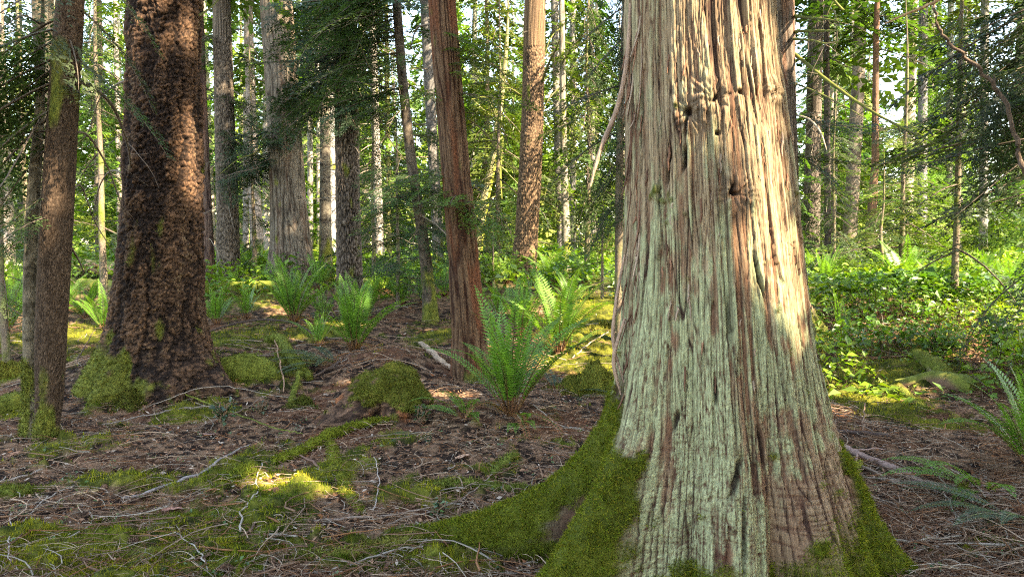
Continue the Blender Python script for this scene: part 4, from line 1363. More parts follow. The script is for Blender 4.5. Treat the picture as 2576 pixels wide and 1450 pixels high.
def limb_stubs(t, seed, n, z0, z1, L, r):
    rs = np.random.default_rng(seed)
    T_ = TR[t]
    TP, RR = [], []
    for k in range(n):
        z = rs.uniform(z0, z1)
        a = rs.uniform(0, 2 * PI)
        o = T_['axis'](z + T_['base'][2])
        l = L * rs.uniform(.2, 1.0)
        tt = np.linspace(0, 1, 6)[:, None]
        d = np.array([math.cos(a), math.sin(a), rs.uniform(-.4, .15)])
        P = o + d * (l * tt + T_['rad'](z + T_['base'][2]) * .8) + np.array([0, 0, -1]) * tt ** 2 * l * rs.uniform(0, .6) + rs.normal(0, .02, (6, 3)) * tt * l
        TP.append(P)
        RR.append(r * rs.uniform(.5, 1.1) * np.linspace(1, .25, 6))
        for j in range(rs.integers(0, 4)):
            i_ = rs.integers(2, 5)
            d2 = d + rs.normal(0, .6, 3)
            TP.append(P[i_] + d2 * l * .35 * rs.uniform(.4, 1) * tt - np.array([0, 0, .25]) * l * tt ** 2 * rs.uniform(0, 1))
            RR.append(r * .4 * np.linspace(1, .3, 6))
    mb = MB()
    tubes(mb, np.array(TP), np.array(RR), 4, np.array((.17, .14, .105)) * rs.uniform(.6, 1.5, len(TP))[:, None])
    mb.build('dead_limbs', M_WOOD, T_['root'])['kind'] = 'stuff'  # short dead limbs with their side twigs


for k_ in range(18):
    limb_stubs('far%d' % k_, 2000 + k_, 22, 1.2, 9, 1.5, .022)
for k_, (t_, n_) in enumerate((('patchy', 14), ('pole', 16), ('dark', 14), ('sunfir', 12), ('rightfir', 16), ('ringed', 14), ('redthin', 14), ('behindfir', 12), ('lean', 16), ('paleleft', 14), ('edge', 10), ('grey', 8))):
    limb_stubs(t_, 2100 + k_, n_, 1.0, 6.5, 1.1, .014)
# arching dead boughs left of the thick dark fir
db('twin', [(195, 205), (240, 225), (285, 270), (320, 360), (330, 430)], 7.4, .020, 801, ntw=10, tl=.5, moss=.2)
db('twin', [(185, 330), (225, 345), (270, 420), (300, 500), (318, 560)], 7.0, .010, 802, ntw=8, tl=.4)
db('twin', [(180, 480), (205, 470), (240, 560), (290, 640)], 6.6, .008, 803, ntw=6, tl=.35)
db('twin', [(165, 600), (190, 640), (205, 670), (212, 690)], 6.4, .010, 804, ntw=3, tl=.15)
db('twin', [(100, 300), (60, 370), (20, 440), (-20, 500)], 5.0, .008, 805, ntw=8, tl=.3)
db('twin', [(100, 60), (60, 40), (20, 60), (-10, 90)], 5.2, .009, 806, ntw=8, tl=.4)
db('fir', [(320, 440), (280, 430), (250, 470), (230, 560)], 9.2, .012, 807, ntw=8, tl=.45)
db('fir', [(325, 200), (290, 215), (250, 250), (225, 330)], 9.5, .012, 808, ntw=8, tl=.5)
db('fir', [(500, 40), (530, 20), (560, -10), (600, -30)], 8.4, .012, 809, ntw=3, tl=.3, moss=.5)
db('grey', [(684, 410), (640, 425), (600, 432), (560, 446)], 15.5, .014, 811, ntw=8, tl=.4)
db('grey', [(684, 345), (640, 385), (600, 400), (550, 440)], 15.8, .016, 812, ntw=6, tl=.4, moss=.5)
db('grey', [(775, 270), (810, 272), (840, 270), (870, 275)], 16, .016, 813, ntw=6, tl=.3)
db('lean', [(1020, 230), (960, 200), (930, 170), (905, 110)], 11, .012, 814, ntw=8, tl=.5, moss=.5)
db('lean', [(1040, 420), (1000, 380), (970, 330), (940, 260)], 11, .009, 815, ntw=8, tl=.5)
db('red', [(1180, 300), (1215, 330), (1245, 370), (1262, 420)], 8.6, .010, 816, ntw=8, tl=.35, moss=.4)
db('red', [(1090, 60), (1050, 70), (1035, 110), (1030, 140)], 9.0, .012, 817, ntw=3, tl=.2)
db('red', [(1195, 470), (1250, 520), (1265, 590), (1258, 640)], 8.5, .006, 818, ntw=7, tl=.3)
for k, (px, py, dx, dy) in enumerate([(1412, 70, -40, 60), (1415, 105, 60, 40), (1418, 215, -60, 90), (1420, 300, 90, 60), (1416, 150, 70, -10), (1424, 400, 80, 70), (1424, 380, -50, 90), (1430, 560, 50, 30), (1420, 265, 45, -5), (1416, 120, -55, 50)]):
    db('snag', [(px, py), (px + dx * .4, py + dy * .2), (px + dx * .8, py + dy * .6), (px + dx * 1.1, py + dy * 1.3)], TR['snag']['D'] - .5 + .2 * (k % 5), .028, 820 + k, ntw=5, tl=.6, moss=.55, col=(.2, .17, .12), name='dead_bough')
db('bent', [(1246, 330), (1262, 350), (1258, 430), (1262, 500)], 23, .06, 840, ntw=10, tl=1.0, moss=.9, col=(.2, .19, .08))
db('bent', [(1250, 300), (1235, 255), (1215, 245), (1185, 250)], 23, .05, 841, ntw=8, tl=.8, moss=.9, col=(.2, .19, .08))
db('sunfir', [(1360, 215), (1380, 160), (1400, 120), (1410, 90)], 17, .03, 842, ntw=6, tl=.6, moss=.7)
db('sunfir', [(1310, 240), (1280, 222), (1250, 230), (1230, 240)], 16.5, .02, 843, ntw=8, tl=.5, moss=.6)
# mossy limbs right of the huge cedar
db('behindbig', [(1996, 40), (2030, 45), (2070, 48), (2098, 52)], 7.6, .022, 851, ntw=4, tl=.2, moss=.6, col=(.08, .07, .05))
db('behindbig', [(1996, 80), (2040, 78), (2080, 78), (2110, 78)], 7.4, .020, 852, ntw=5, tl=.25, moss=.9)
db('behindbig', [(1990, 98), (2040, 102), (2075, 110), (2110, 105)], 7.0, .016, 853, ntw=6, tl=.25, moss=.8)
db('behindbig', [(1996, 135), (2090, 210), (2200, 285), (2360, 365)], 7.4, .024, 854, ntw=14, tl=.4, moss=.5, col=(.10, .085, .06))
db('behindbig', [(2000, 210), (2060, 235), (2120, 265), (2180, 300)], 7.6, .012, 855, ntw=7, tl=.3, moss=.3)
db('behindbig', [(2005, 290), (2035, 300), (2062, 330), (2080, 380)], 7.0, .013, 856, ntw=4, tl=.2, col=(.36, .28, .19))
db('ringed', [(2160, 60), (2130, 35), (2105, 10), (2085, -20)], 15, .05, 857, ntw=5, tl=.4, moss=1.0, col=(.3, .28, .1))
mb_ = MB()
_q = [at(px, py, 6.4) - RH['base'] for px, py in ((2225, 60), (2280, 35), (2330, 15), (2400, -30))]
rough_tube(mb_, _q + [np.array([-.3, -.2, 4.6]), np.array([0, 0, 4.9])], [.006, .010, .013, .016, .02, .03], 7, 50, (.34, .21, .11), 0, .1, 9)
mb_.build('dead_bough', M_WOOD, RH['root'])


# ------------------------------------------------------------------ the far wood beyond the trees one can tell apart
PD = [bough_proto(np.random.default_rng(60 + k), 9, 4, .20, .10, .42, d, td) for k, (d, td) in enumerate(((.2, .4), (.35, .7), (.5, .9)))]


def far_wood():
    rs = np.random.default_rng(900)
    mb = MB()
    spots = []
    tries = 0
    while len(spots) < 235 and tries < 20000:
        tries += 1
        D = rs.uniform(34, 100) if len(spots) < 185 else rs.uniform(66, 112)
        x = rs.uniform(-.95, .95) * D
        if all((x - a) ** 2 + (D - b) ** 2 > 7 for a, b, _ in spots):
            spots.append((x, D, 0))
    for k in range(46):     # the wood closes round behind the viewpoint too
        a = math.radians(rs.uniform(-45, 225)) + PI
        R = rs.uniform(34, 80)
        x, y = math.cos(a) * R, math.sin(a) * R
        if y < 18:
            spots.append((x, y, 1))
    PX, PR, PCc = [], [], []
    for k, (x, D, bk) in enumerate(spots):
        g = float(gh(x, D))
        H = rs.uniform(22, 34)
        # a few gaps let the sky through
        px = PW / 2 + x / max(D, 1) * F if D > 0 else 0
        if not bk and any(abs(px - c_) < w_ for c_, w_ in ((1215, 48), (2480, 60), (50, 40), (1400, 25))) and rs.uniform() < .65:
            H = rs.uniform(7, 12)
        r = rs.uniform(.13, .34)
        lean = rs.normal(0, .012)
        t = np.linspace(0, 1, 6)
        PX.append(np.stack([x + lean * t * H, np.full(6, D), g - .2 + t * H * .95], -1))
        PR.append(r * (1 - .8 * t))
        PCc.append(np.array([.36, .32, .28]) * rs.uniform(.5, 1.4) * np.array([1.05, 1, rs.uniform(.8, 1)]))
        z0 = rs.choice([.4, 1.5, 3.5, 6.0], p=[.48, .3, .14, .08])
        col = np.array([(.075, .15, .034), (.155, .235, .040), (.11, .195, .034), (.05, .10, .03)][rs.choice(4, p=[.25, .35, .25, .15])])  # brighter greens put sunlight into the far foliage colour
        n = 60 if not bk else 30
        R0 = rs.uniform(2.0, 3.6) * (1.4 if D > 60 else 1)
        put_boughs(mb, [(o + np.array([x + lean * o[2], D, g]), a, p, L) for (o, a, p, L) in crown_list(rs, z0, H, R0, .5, n, (-.65, .0))], PD if D > 42 else PC, rs, col, stems=False, vary=.3, thin=.05)
    for k in range(85):     # saplings and bushy growth between the stems
        D = rs.uniform(27, 62)
        x = rs.uniform(-.85, .85) * D
        g = float(gh(x, D))
        H = rs.uniform(2.5, 9)
        col = np.array([(.075, .15, .03), (.13, .21, .034), (.10, .18, .03)][rs.integers(3)])
        put_boughs(mb, [(o + np.array([x, D, g]), a, p, L) for (o, a, p, L) in crown_list(rs, .2, H, rs.uniform(1.2, 2.4), .4, 40, (-.5, .3))], PC, rs, col, stems=False, vary=.3)
    tubes(mb, np.array(PX), np.array(PR), 8, np.array(PCc), mi=1)
    tag(mb.build('distant_wood', MATS_F), kind='stuff')


far_wood()


# ------------------------------------------------------------------ unseen firs added behind the viewpoint to shade the foreground, carved for sun spots
PS = [bough_proto(np.random.default_rng(40 + k), 11, 5, .16, .075, .42, .25, .4) for k in range(3)]
SHADE = [(3.9, -1.4, .95), (6.0, -2.2, .85), (7.0, 1.0, 1.0), (10.5, .9, 1.0), (9.0, -4.0, 1.0), (12.5, -6.5, 1.05), (12.0, -2.0, 1.0), (15.5, -4.5, 1.1), (6.2, -8.5, 1.05), (9.5, -10.5, 1.1), (18.5, -1.5, 1.1), (6.0, -4.8, .9), (4.4, -7.0, .95), (16, -9, 1.1), (2.6, -9.6, 1.0)]
for k, (x, y, s) in enumerate(SHADE):
    rs = np.random.default_rng(950 + k)
    g = float(gh(x, y))
    root = thing('fir_tree', 'tall unseen fir added behind the viewpoint to shade the foreground', 'tree', (x, y, g), 'added shade firs behind the viewpoint')
    mb = MB()
    rough_tube(mb, [(0, 0, -.2), (.05, 0, 6), (0, .05, 14), (0, 0, 24)], [.32, .27, .18, .03], 12, 40, (.2, .16, .13), 0, .08, k)
    mb.build('trunk', M_BARK, root)
    mb = MB()
    kp = lambda P, x=x, y=y, g=g: lit_path_clear(P + np.array([x, y, g]))
    put_boughs(mb, crown_list(rs, 6.0, 24, 3.3 * s, .6, 130, (-.4, .15)), PS, rs, G_DARK, stems=False, keep=kp)
    mb.build('crown', MATS_F, root)
for k, (T_, r0, z0) in enumerate(((RH, 3.6, 7.0), (RH2, 3.8, 8.0), (TR['behindbig'], 2.8, 8.0))):  # unseen high crowns added to block sun, cut away at the sun gaps
    rs = np.random.default_rng(980 + k)
    mb = MB()
    put_boughs(mb, crown_list(rs, z0, 21, r0, .6, 110, (-.4, .15)), PS, rs, G_DARK, stems=False, keep=lambda P, b_=T_['base']: lit_path_clear(P + np.asarray(b_)))
    mb.build('crown', MATS_F, T_['root'])
# ------------------------------------------------------------------ sword ferns
def frond_mesh(name, seed, a0, a1, npin=30, plen=.112, twist=.15, col=(.085, .185, .024), mat=None):
    """one frond 1 long: starts a0 deg from upright and arches to a1 deg at the tip"""
    rs = np.random.default_rng(seed)
    K = 40
    t = np.linspace(0, 1, K)
    ang = np.radians(a0 + (a1 - a0) * t ** 1.6)
    dx, dz = np.sin(ang), np.cos(ang)
    X = np.concatenate([[0], np.cumsum((dx[1:] + dx[:-1]) / 2)]) / (K - 1)
    Z = np.concatenate([[0], np.cumsum((dz[1:] + dz[:-1]) / 2)]) / (K - 1)
    Y = twist * t * t * .4
    P = np.stack([X, Y, Z], -1)
    mb = MB()
    tubes(mb, P[None, ::3], (.0075 * (1 - .85 * t[::3]))[None], 4, mixc((.20, .10, .045), (.12, .16, .035), sst(.05, .5, t[::3]))[None])
    q, cc = [], []
    for k in range(npin):
        u = .19 + .805 * k / (npin - 1)
        prof = sst(.05, .42, u) * (1 - max(0, (u - .4) / .6) ** 1.7) + .04
        i = u * (K - 1)
        i0 = min(int(i), K - 2)
        p = P[i0] + (P[i0 + 1] - P[i0]) * (i - i0)
        tn = np.array([np.interp(u, t, dx), twist * .8 * u, np.interp(u, t, dz)])
        tn /= np.linalg.norm(tn)
        up = np.array([-tn[2], 0, tn[0]])          # upper face looks inward and up
        for sg in (-1, 1):
            if rs.uniform() < .02:
                continue
            lat = np.array([0, sg, 0]) + tn * rs.uniform(.22, .30) + up * rs.uniform(.10, .18)
            lat /= np.linalg.norm(lat)
            l = plen * prof * rs.uniform(.9, 1.1)
            w = .80 / npin * rs.uniform(.78, .90)
            wv = np.cross(up, lat)
            wv /= np.linalg.norm(wv)
            m = p + lat * l * .45 - up * l * .02
            e = p + lat * l - up * l * .12 + tn * l * .12
            q.append([p - wv * w * .42, m - wv * w * .5, e, m + wv * w * .5])
            cc.append(np.asarray(col) * rs.uniform(.75, 1.25) * (1 + .35 * u))
    mb.quads(np.array(q), np.array(cc))
    return mb.mesh(name, mat or M_FERN)


FR = [frond_mesh('frond', 10 + k, a0, a1, 31) for k, (a0, a1) in enumerate([(8, 48), (16, 66), (24, 84), (4, 32), (36, 108), (52, 116)])]
FR_DEAD = frond_mesh('dead_frond', 30, 62, 150, 26, .085, .3, (.20, .085, .035))
FR_GREY = [frond_mesh('frond', 33 + k, a0, a1, 32, .11, .2, (.060, .095, .052)) for k, (a0, a1) in enumerate([(62, 104), (74, 112)])]


def fern(label, px, py, hpx, n, seed, spread=(0, 3), tilt=1.0, D=None, group='sword ferns', dead=0, mesh=None, flat=False, zoff=0.0, az=None, lim=None):
    rs = np.random.default_rng(seed)
    p = gp(px, py) if D is None else at(px, py, D)
    if D is not None:
        p[2] = float(gh(p[0], p[1]))
    L = hpx / F * p[1] * 1.55
    root = thing('sword_fern', label, 'fern', (p[0], p[1], p[2] + zoff - .02), group)
    for k in range(n):
        if mesh:
            me = mesh[rs.integers(len(mesh))]
        else:
            me = FR[rs.integers(spread[0], spread[1] + 1)]
        o = link('frond', me, root)
        a = (k * 2.39996 + rs.normal(0, .3)) if az is None else math.radians(az[0] + (az[1] - az[0]) * (k + .5) / n + rs.normal(0, 6))
        o.rotation_euler = (rs.normal(0, .08), rs.normal(0, .10) * tilt, a)
        s = L * rs.uniform(.78, 1.08)
        o.scale = (s, s * rs.uniform(.9, 1.15), s)
        o.location = (.03 * math.cos(a), .03 * math.sin(a), 0)
    for k in range(dead):
        o = link('dead_frond', FR_DEAD, root)
        o.rotation_euler = (rs.normal(0, .1), rs.normal(0, .1), rs.uniform(0, 6.28))
        s = L * rs.uniform(.5, .8)
        o.scale = (s, s, s)
    # the woody crown the stalks come from
    mb = MB()
    m = 14
    a = rs.uniform(0, 6.28, m)
    t = np.linspace(0, 1, 4)[None, :]
    rad = rs.uniform(.02, .10, m)[:, None] * t
    PP = np.stack([np.cos(a)[:, None] * rad, np.sin(a)[:, None] * rad, -.03 + t * L * rs.uniform(.08, .2, m)[:, None]], -1)
    tubes(mb, PP, np.full((m, 4), .005) * L / .8, 4, np.array((.19, .09, .045)) * rs.uniform(.6, 1.2, m)[:, None])
    mb.build('stalk_base', M_WOOD, root)
    return root


fern('largest sword fern in the centre foreground with brown stalk base, upright half-lit fronds', 1285, 1045, 228, 17, 1, (0, 3), dead=7)
fern('sunlit yellow-green sword fern behind the largest fern, beside the huge cedar', 1405, 892, 160, 17, 2, (0, 2))
fern('darker sword fern leaning left behind the sunlit fern', 1310, 850, 130, 13, 3, (1, 4))
fern('spreading sword fern in front of the dark furrowed fir', 892, 885, 145, 18, 4, (0, 3), dead=3)
fern('upright sword fern left of the dark furrowed fir, below the broad grey cedar', 738, 812, 118, 17, 5, (0, 3), dead=2)
fern('pale small sword fern by the right side of the thick dark fir', 545, 815, 75, 14, 6, (1, 3))
fern('half-hidden sword fern between the thick dark fir and the upright fern', 620, 800, 70, 10, 7, (1, 4))
fern('sword fern at the foot of the thin leaning hemlock, left side', 1010, 770, 85, 16, 8, (1, 4))
fern('sword fern just right of the thin leaning hemlock', 1118, 745, 75, 12, 9, (0, 2))
fern('broad sword fern in front of the sunlit fir foot', 1390, 722, 80, 20, 10, (0, 2))
fern('sword fern right of the sunlit fir under the bright young hemlock', 1470, 716, 62, 16, 11, (0, 2))
fern('small fern against the left flank of the huge cedar, far ground', 1545, 728, 45, 12, 12, (1, 3))
fern('bright backlit sword fern at the left picture edge', 8, 850, 150, 14, 13, (1, 2))
fern('soft green sword fern between the double stem and the thick dark fir', 215, 800, 80, 16, 14, (1, 4))
fern('light green fern touching the mossy foot of the thick dark fir on its left', 262, 832, 82, 12, 15, (1, 3))
fern('tall bright fern between the patchy grey fir and the broad grey cedar', 640, 706, 78, 20, 16, (0, 2))
fern('fern between the upright fern and the spreading fern, partly hidden', 815, 800, 70, 10, 17, (1, 3))
fern('fern in the leafy undergrowth right behind the huge cedar flank', 2075, 745, 90, 16, 18, (1, 3))
fern('tall fern rising from the leafy undergrowth below the ringed tree gap', 2270, 735, 100, 22, 19, (0, 2))
fern('fern in the right undergrowth beneath the drooping dark boughs', 2350, 772, 95, 18, 20, (0, 2))
fern('far fern in the undergrowth near the right edge', 2470, 720, 80, 16, 21, (0, 2))
fern('fern with low arching fronds on the slope right of the mossy cedar foot', 2110, 850, 85, 10, 22, (2, 5))
fern('big shadowy fern at the right picture edge, fronds leaning left', 2600, 1180, 205, 12, 23, (1, 4), az=(110, 260))
fern('dark low fern with two long fronds lying over litter near the right edge', 2475, 1235, 170, 7, 24, mesh=[FR[5], FR[4]], az=(140, 250))
fern('bluish flat fern lying across the slope left of the rotten stump', 850, 915, 120, 9, 25, mesh=FR_GREY, az=(120, 260))
fern('grey-green flat fern right of the largest fern', 1400, 985, 120, 9, 26, mesh=FR_GREY, az=(-60, 110))
fern('single small drooping fern below the largest fern base', 1312, 1068, 90, 4, 27, mesh=[FR[5]], az=(235, 300))
fern('small dark fern spray beside twigs, below left of the largest fern', 1085, 1088, 95, 5, 28, mesh=FR_GREY, az=(190, 300))
fern('low dark fern left of the largest fern base', 1180, 1055, 110, 7, 29, mesh=[FR[5], FR[4]], az=(120, 300))
fern('greyish fern lying on litter in the lower right corner', 2585, 1310, 200, 6, 30, mesh=FR_GREY, az=(140, 230))
fern('fern beyond the mossy rise left of the huge cedar', 1440, 880, 70, 8, 31, (2, 5))
fern('small far fern in the sunny clearing near the left log', 320, 735, 55, 12, 32, (1, 3))
fern('low fern behind the twisted mossy branch', 780, 800, 55, 9, 33, mesh=FR_GREY)
fern('small fern left of the foot of the broad grey cedar', 668, 722, 45, 10, 34, (1, 3))
fern('fern at the base of the ringed pale tree', 2160, 695, 55, 12, 35, (1, 3))


for k, (lb, px, py, h, n) in enumerate([
        ('small bright fern in the gap right of the dark furrowed fir', 950, 738, 62, 13), ('fern just left of the reddish cedar at mid-height of the slope', 1065, 765, 60, 10), ('fern at the left foot of the sunlit fir', 1275, 712, 62, 13),
        ('far fern between reddish cedar and sunlit fir, in leafy cover', 1235, 722, 60, 13), ('fern half behind the reddish cedar foot on its right', 1255, 800, 75, 11), ('low wide fern in front of the patchy grey fir', 590, 738, 52, 12),
        ('fern beside the slender pole foot', 800, 728, 62, 13), ('lacy fern in the shade behind the spreading fern', 925, 800, 80, 13), ('fern with low fronds left of the spreading fern, bluish', 800, 868, 70, 10),
        ('fern beyond the double stem at the left, half in sun', 45, 775, 85, 14), ('fern in the clearing behind the double stem', 165, 780, 70, 14), ('far right fern against the dark boughs in leafy cover', 2540, 760, 90, 15),
        ('fern between the furrowed grey fir and leafy cover', 2050, 715, 62, 14), ('narrow upright fern among leaves right of the ringed tree', 2215, 705, 66, 14), ('fern at the rim of the leafy cover above the mossy logs', 2180, 800, 78, 12),
        ('sunny fern beyond the yellow-green one, toward the dead pole', 1430, 770, 72, 13)]):
    fern(lb, px, py, h, n, 60 + k, (0, 4), dead=2)


# ------------------------------------------------------------------ leafy undergrowth
def leaves(mb, P, size, rs, col, flat=.45, up=1.0):
    """pointed oval leaves, two faces each folded on the midrib"""
    n = len(P)
    a = rs.uniform(0, 2 * PI, n)
    ti = rs.normal(0, flat, n)
    ro = rs.normal(0, flat, n)
    f = np.stack([np.cos(a) * np.cos(ti), np.sin(a) * np.cos(ti), np.sin(ti)], -1)
    s = np.stack([-np.sin(a), np.cos(a), ro], -1)
    s /= np.linalg.norm(s, axis=1, keepdims=True)
    u = np.cross(f, s)
    l = (size * rs.uniform(.6, 1.3, n))[:, None]
    w = l * rs.uniform(.28, .40, n)[:, None]
    m = P + f * l * .5
    tip = P + f * l - u * l * .12
    L_ = P + f * l * .42 + s * w + u * w * .25
    R_ = P + f * l * .42 - s * w + u * w * .25
    cc = np.asarray(col) * rs.uniform(.6, 1.4, n)[:, None] * rs.uniform(.9, 1.12, (n, 3))
    mb.tris(np.stack([P, tip, L_], 1), cc)
    mb.tris(np.stack([P, R_, tip], 1), cc * .95)


def undergrowth():
    rs = np.random.default_rng(61)
    mb = MB()
    st, sr = [], []
    def field(x, y):
        # cover density
        right = sst(.34, .44, x / y) * sst(7.4, 9.4, y + .6 * (fbm(x * .9, y * .9, 0, 31, 2) - .5) * 4)
        corner = sst(.58, .70, x / y) * sst(6.4, 7.6, y)
        back = sst(14.5, 18, y + (fbm(x * .5, y * .5, 0, 33, 2) - .5) * 5)
        f = np.maximum(np.maximum(right, corner * .8), back * .85)
        f = np.where((x / y > .04) & (x / y < .16) & (y > 11) & (y < 15), f * .3, f)
        f = np.where((x / y > -.62) & (x / y < -.5) & (y > 9) & (y < 19), f * .12, f)
        return f * sst(.30, .55, fbm(x * .7, y * .7, 0, 35, 2) + .12)
    for (N, y0, y1, sz, hmax) in ((46000, 7, 13, .075, .55), (52000, 12, 24, .12, .75), (30000, 22, 60, .24, .9)):
        y = 1 / rs.uniform(1 / y1, 1 / y0, N)
        x = rs.uniform(-.8, .85, N) * y
        k = field(x, y)
        keep = rs.uniform(size=N) < k
        x, y, k = x[keep], y[keep], k[keep]
        hill = hmax * (.25 + .9 * fbm(x * .8, y * .8, 0, 37, 2)) * sst(0, .6, k)
        z = gh(x, y) + hill * np.sqrt(rs.uniform(size=len(x))) + .03
        pt = fbm(x * .6, y * .6, 0, 39, 2)
        col = mixc((.060, .145, .016), (.15, .25, .022), sst(.35, .65, pt))
        leaves(mb, np.stack([x, y, z], -1), sz * rs.choice([.6, .9, 1.3, 1.7], len(x), p=[.35, .35, .2, .1]), rs, col)
        if y1 < 20:
            m = rs.choice(len(x), 900)
            b = np.stack([x[m], y[m], gh(x[m], y[m])], -1)
            t = np.linspace(0, 1, 4)[None, :, None]
            off = rs.normal(0, .12, (900, 1, 3)) * np.array([1, 1, 0])
            up = np.zeros((900, 1, 3)); up[:, 0, 2] = hill[m] * rs.uniform(.6, 1.1, 900)
            st.append(b[:, None] + t * up + t * t * off)
    S = np.concatenate(st)
    tubes(mb, S, np.full(S.shape[:2], .004), 3, (.13, .09, .05))
    tag(mb.build('leafy_undergrowth', M_BROAD), kind='stuff')
    # sparse seedlings and sorrel over the litter
    mb = MB()
    N = 800
    x, y = scatter(N, 2.9, 12, .75, rs)
    k = fbm(x * 1.6, y * 1.6, 0, 43, 2) > .55
    x, y = x[k], y[k]
    for j in range(4):
        leaves(mb, np.stack([x + rs.normal(0, .018, len(x)), y + rs.normal(0, .018, len(x)), gh(x, y) + rs.uniform(.03, .06, len(x))], -1), np.full(len(x), .022), rs, (.075, .13, .045))
    tag(mb.build('tiny_seedlings', M_BROAD), kind='stuff')


undergrowth()


def shrub(label, px, py, wpx, hpx, n, size, col, seed, D=None, name='leafy_shrub', cat='shrub'):
    rs = np.random.default_rng(seed)
    p = gp(px, py)
    w, h = wpx / F * p[1] / 2, hpx / F * p[1]
    root = thing(name, label, cat, p, None)
    mb = MB()
    m = 16
    a = rs.uniform(0, 6.28, m)
    t = np.linspace(0, 1, 7)[None, :]
    rr = w * rs.uniform(.2, 1, m)[:, None] * t ** 1.3
    Pp = np.stack([np.cos(a)[:, None] * rr, np.sin(a)[:, None] * rr, h * rs.uniform(.5, 1.05, m)[:, None] * t ** .8], -1) + rs.normal(0, .02, (m, 7, 3)) * t[..., None]
    tubes(mb, Pp, np.linspace(.012, .003, 7)[None].repeat(m, 0) * max(1, h), 4, (.16, .10, .06))
    mb.build('stems', M_WOOD, root)
    mb = MB()
    i = rs.integers(m, size=n)
    tt = rs.uniform(.35, 1, n) * 5.99
    i0 = tt.astype(int)
    fr = (tt - i0)[:, None]
    base = Pp[i, i0] * (1 - fr) + Pp[i, np.minimum(i0 + 1, 6)] * fr + rs.normal(0, 1, (n, 3)) * np.array([w, w, h * .6]) * .16
    leaves(mb, base, np.full(n, size), rs, col, .55)
    mb.build('foliage', M_BROAD, root)


shrub('bright leafy shrub with big lit leaves over the broken log on the right', 2370, 905, 150, 85, 260, .085, (.10, .185, .035), 1)
shrub('leafy shrub at the right picture edge in front of the dark boughs', 2520, 930, 150, 150, 420, .08, (.075, .145, .03), 2)
shrub('fresh green leafy shrub below the crooked mossy trunk', 1235, 715, 90, 60, 420, .13, (.12, .19, .035), 3)
shrub('small blue-green salal sprig in the litter below the thick dark fir', 562, 1080, 50, 75, 70, .055, (.060, .105, .065), 4, cat='plant', name='salal_sprig')
shrub('small pale sprig among twigs in the litter right of the salal sprig', 655, 1045, 45, 40, 40, .04, (.10, .13, .08), 5, cat='plant', name='salal_sprig')
shrub('small leafy sprig on the litter beside the straight bare stick', 1105, 1305, 60, 45, 46, .035, (.085, .15, .075), 6, cat='plant', name='leafy_sprig')
shrub('tiny green seedling in the bare hollow between the two mossy roots', 1420, 1345, 18, 26, 7, .04, (.10, .19, .06), 7, cat='plant', name='leafy_sprig')
shrub('green leafy sprig under the low dark fern, left of the largest fern', 1060, 1065, 70, 45, 60, .05, (.055, .11, .04), 8, cat='plant', name='leafy_sprig')
shrub('bushy huckleberry with tiny fresh leaves behind the sunlit fern', 1500, 690, 110, 110, 700, .10, (.13, .19, .035), 9, cat='shrub', name='huckleberry_bush')
shrub('huckleberry bush with fine leaves at the foot of the thin reddish trunk', 2190, 700, 110, 80, 600, .10, (.09, .15, .03), 10, cat='shrub', name='huckleberry_bush')
shrub('sunny leafy shrub between the dark furrowed fir and the thin leaning hemlock', 985, 715, 130, 70, 600, .10, (.085, .15, .04), 11)
shrub('lit leafy shrub far left beyond the slim double stem', 215, 700, 130, 60, 520, .10, (.11, .18, .035), 12)
shrub('small two-leaved plant on the mossy ground right of the huge cedar', 2085, 905, 40, 24, 9, .06, (.08, .16, .09), 13, cat='plant', name='leafy_sprig')
# ------------------------------------------------------------------ logs, roots, sticks and stump lying about
def gpath(pix, lift=0.0):
    out = []
    for e in pix:
        p = gp(e[0], e[1])
        p[2] += lift + (e[2] if len(e) > 2 else 0)
        out.append(p)
    return np.array(out)


def lying(name, label, cat, pix, radii, col, moss=0.0, lift=0.0, seed=1, rough=.15, n=60, sides=12, fz=0, mat=None, twigs=0, group=None, twl=.25, tcol=None, mosscol=(.12, .14, .024)):
    P = gpath(pix, lift)
    base = P[0].copy()
    mb = MB()
    if moss <= .2:
        moss = 0
    if sides <= 9:
        radii = [r * .72 for r in radii]
        col = tuple(v * k for v, k in zip(col, (.74, .70, .64)))
    V, N, mm = rough_tube(mb, P - base, radii, sides, n, col, moss, rough, seed, mosscol, kink=.03 if sides <= 9 else .03)
    rs = np.random.default_rng(seed + 99)
    if fz and moss:
        fuzz(mb, V, N, mm, fz, .022, .006, rs, col=mosscol, lean=.8, jit=.006)
    if twigs:
        C_ = curve_pts(P - base, 50)
        TP = []
        for k in range(twigs):
            i = rs.integers(8, 49)
            a = math.atan2(*(C_[i] - C_[i - 3])[[1, 0]]) + rs.choice([-1, 1]) * rs.uniform(.5, 1.1)
            l = twl * rs.uniform(.4, 1.2)
            t = np.linspace(0, 1, 5)[:, None]
            TP.append(C_[i] + np.array([math.cos(a), math.sin(a), rs.uniform(0, .25)]) * l * t + rs.normal(0, .012, (5, 3)) * t)
        tubes(mb, np.array(TP), np.linspace(1, .4, 5)[None].repeat(twigs, 0) * np.mean(radii) * .45, 4, np.asarray(tcol or col) * 1.05)
    o = mb.build(name, mat or (M_MOSSY if moss > .4 else M_WOOD), None, base)
    return tag(o, label, cat, group)


GREY, PALE, BRN, DRK, RED = (.30, .265, .245), (.42, .375, .33), (.19, .125, .095), (.075, .055, .045), (.25, .135, .085)
S = 'sticks on the forest floor'
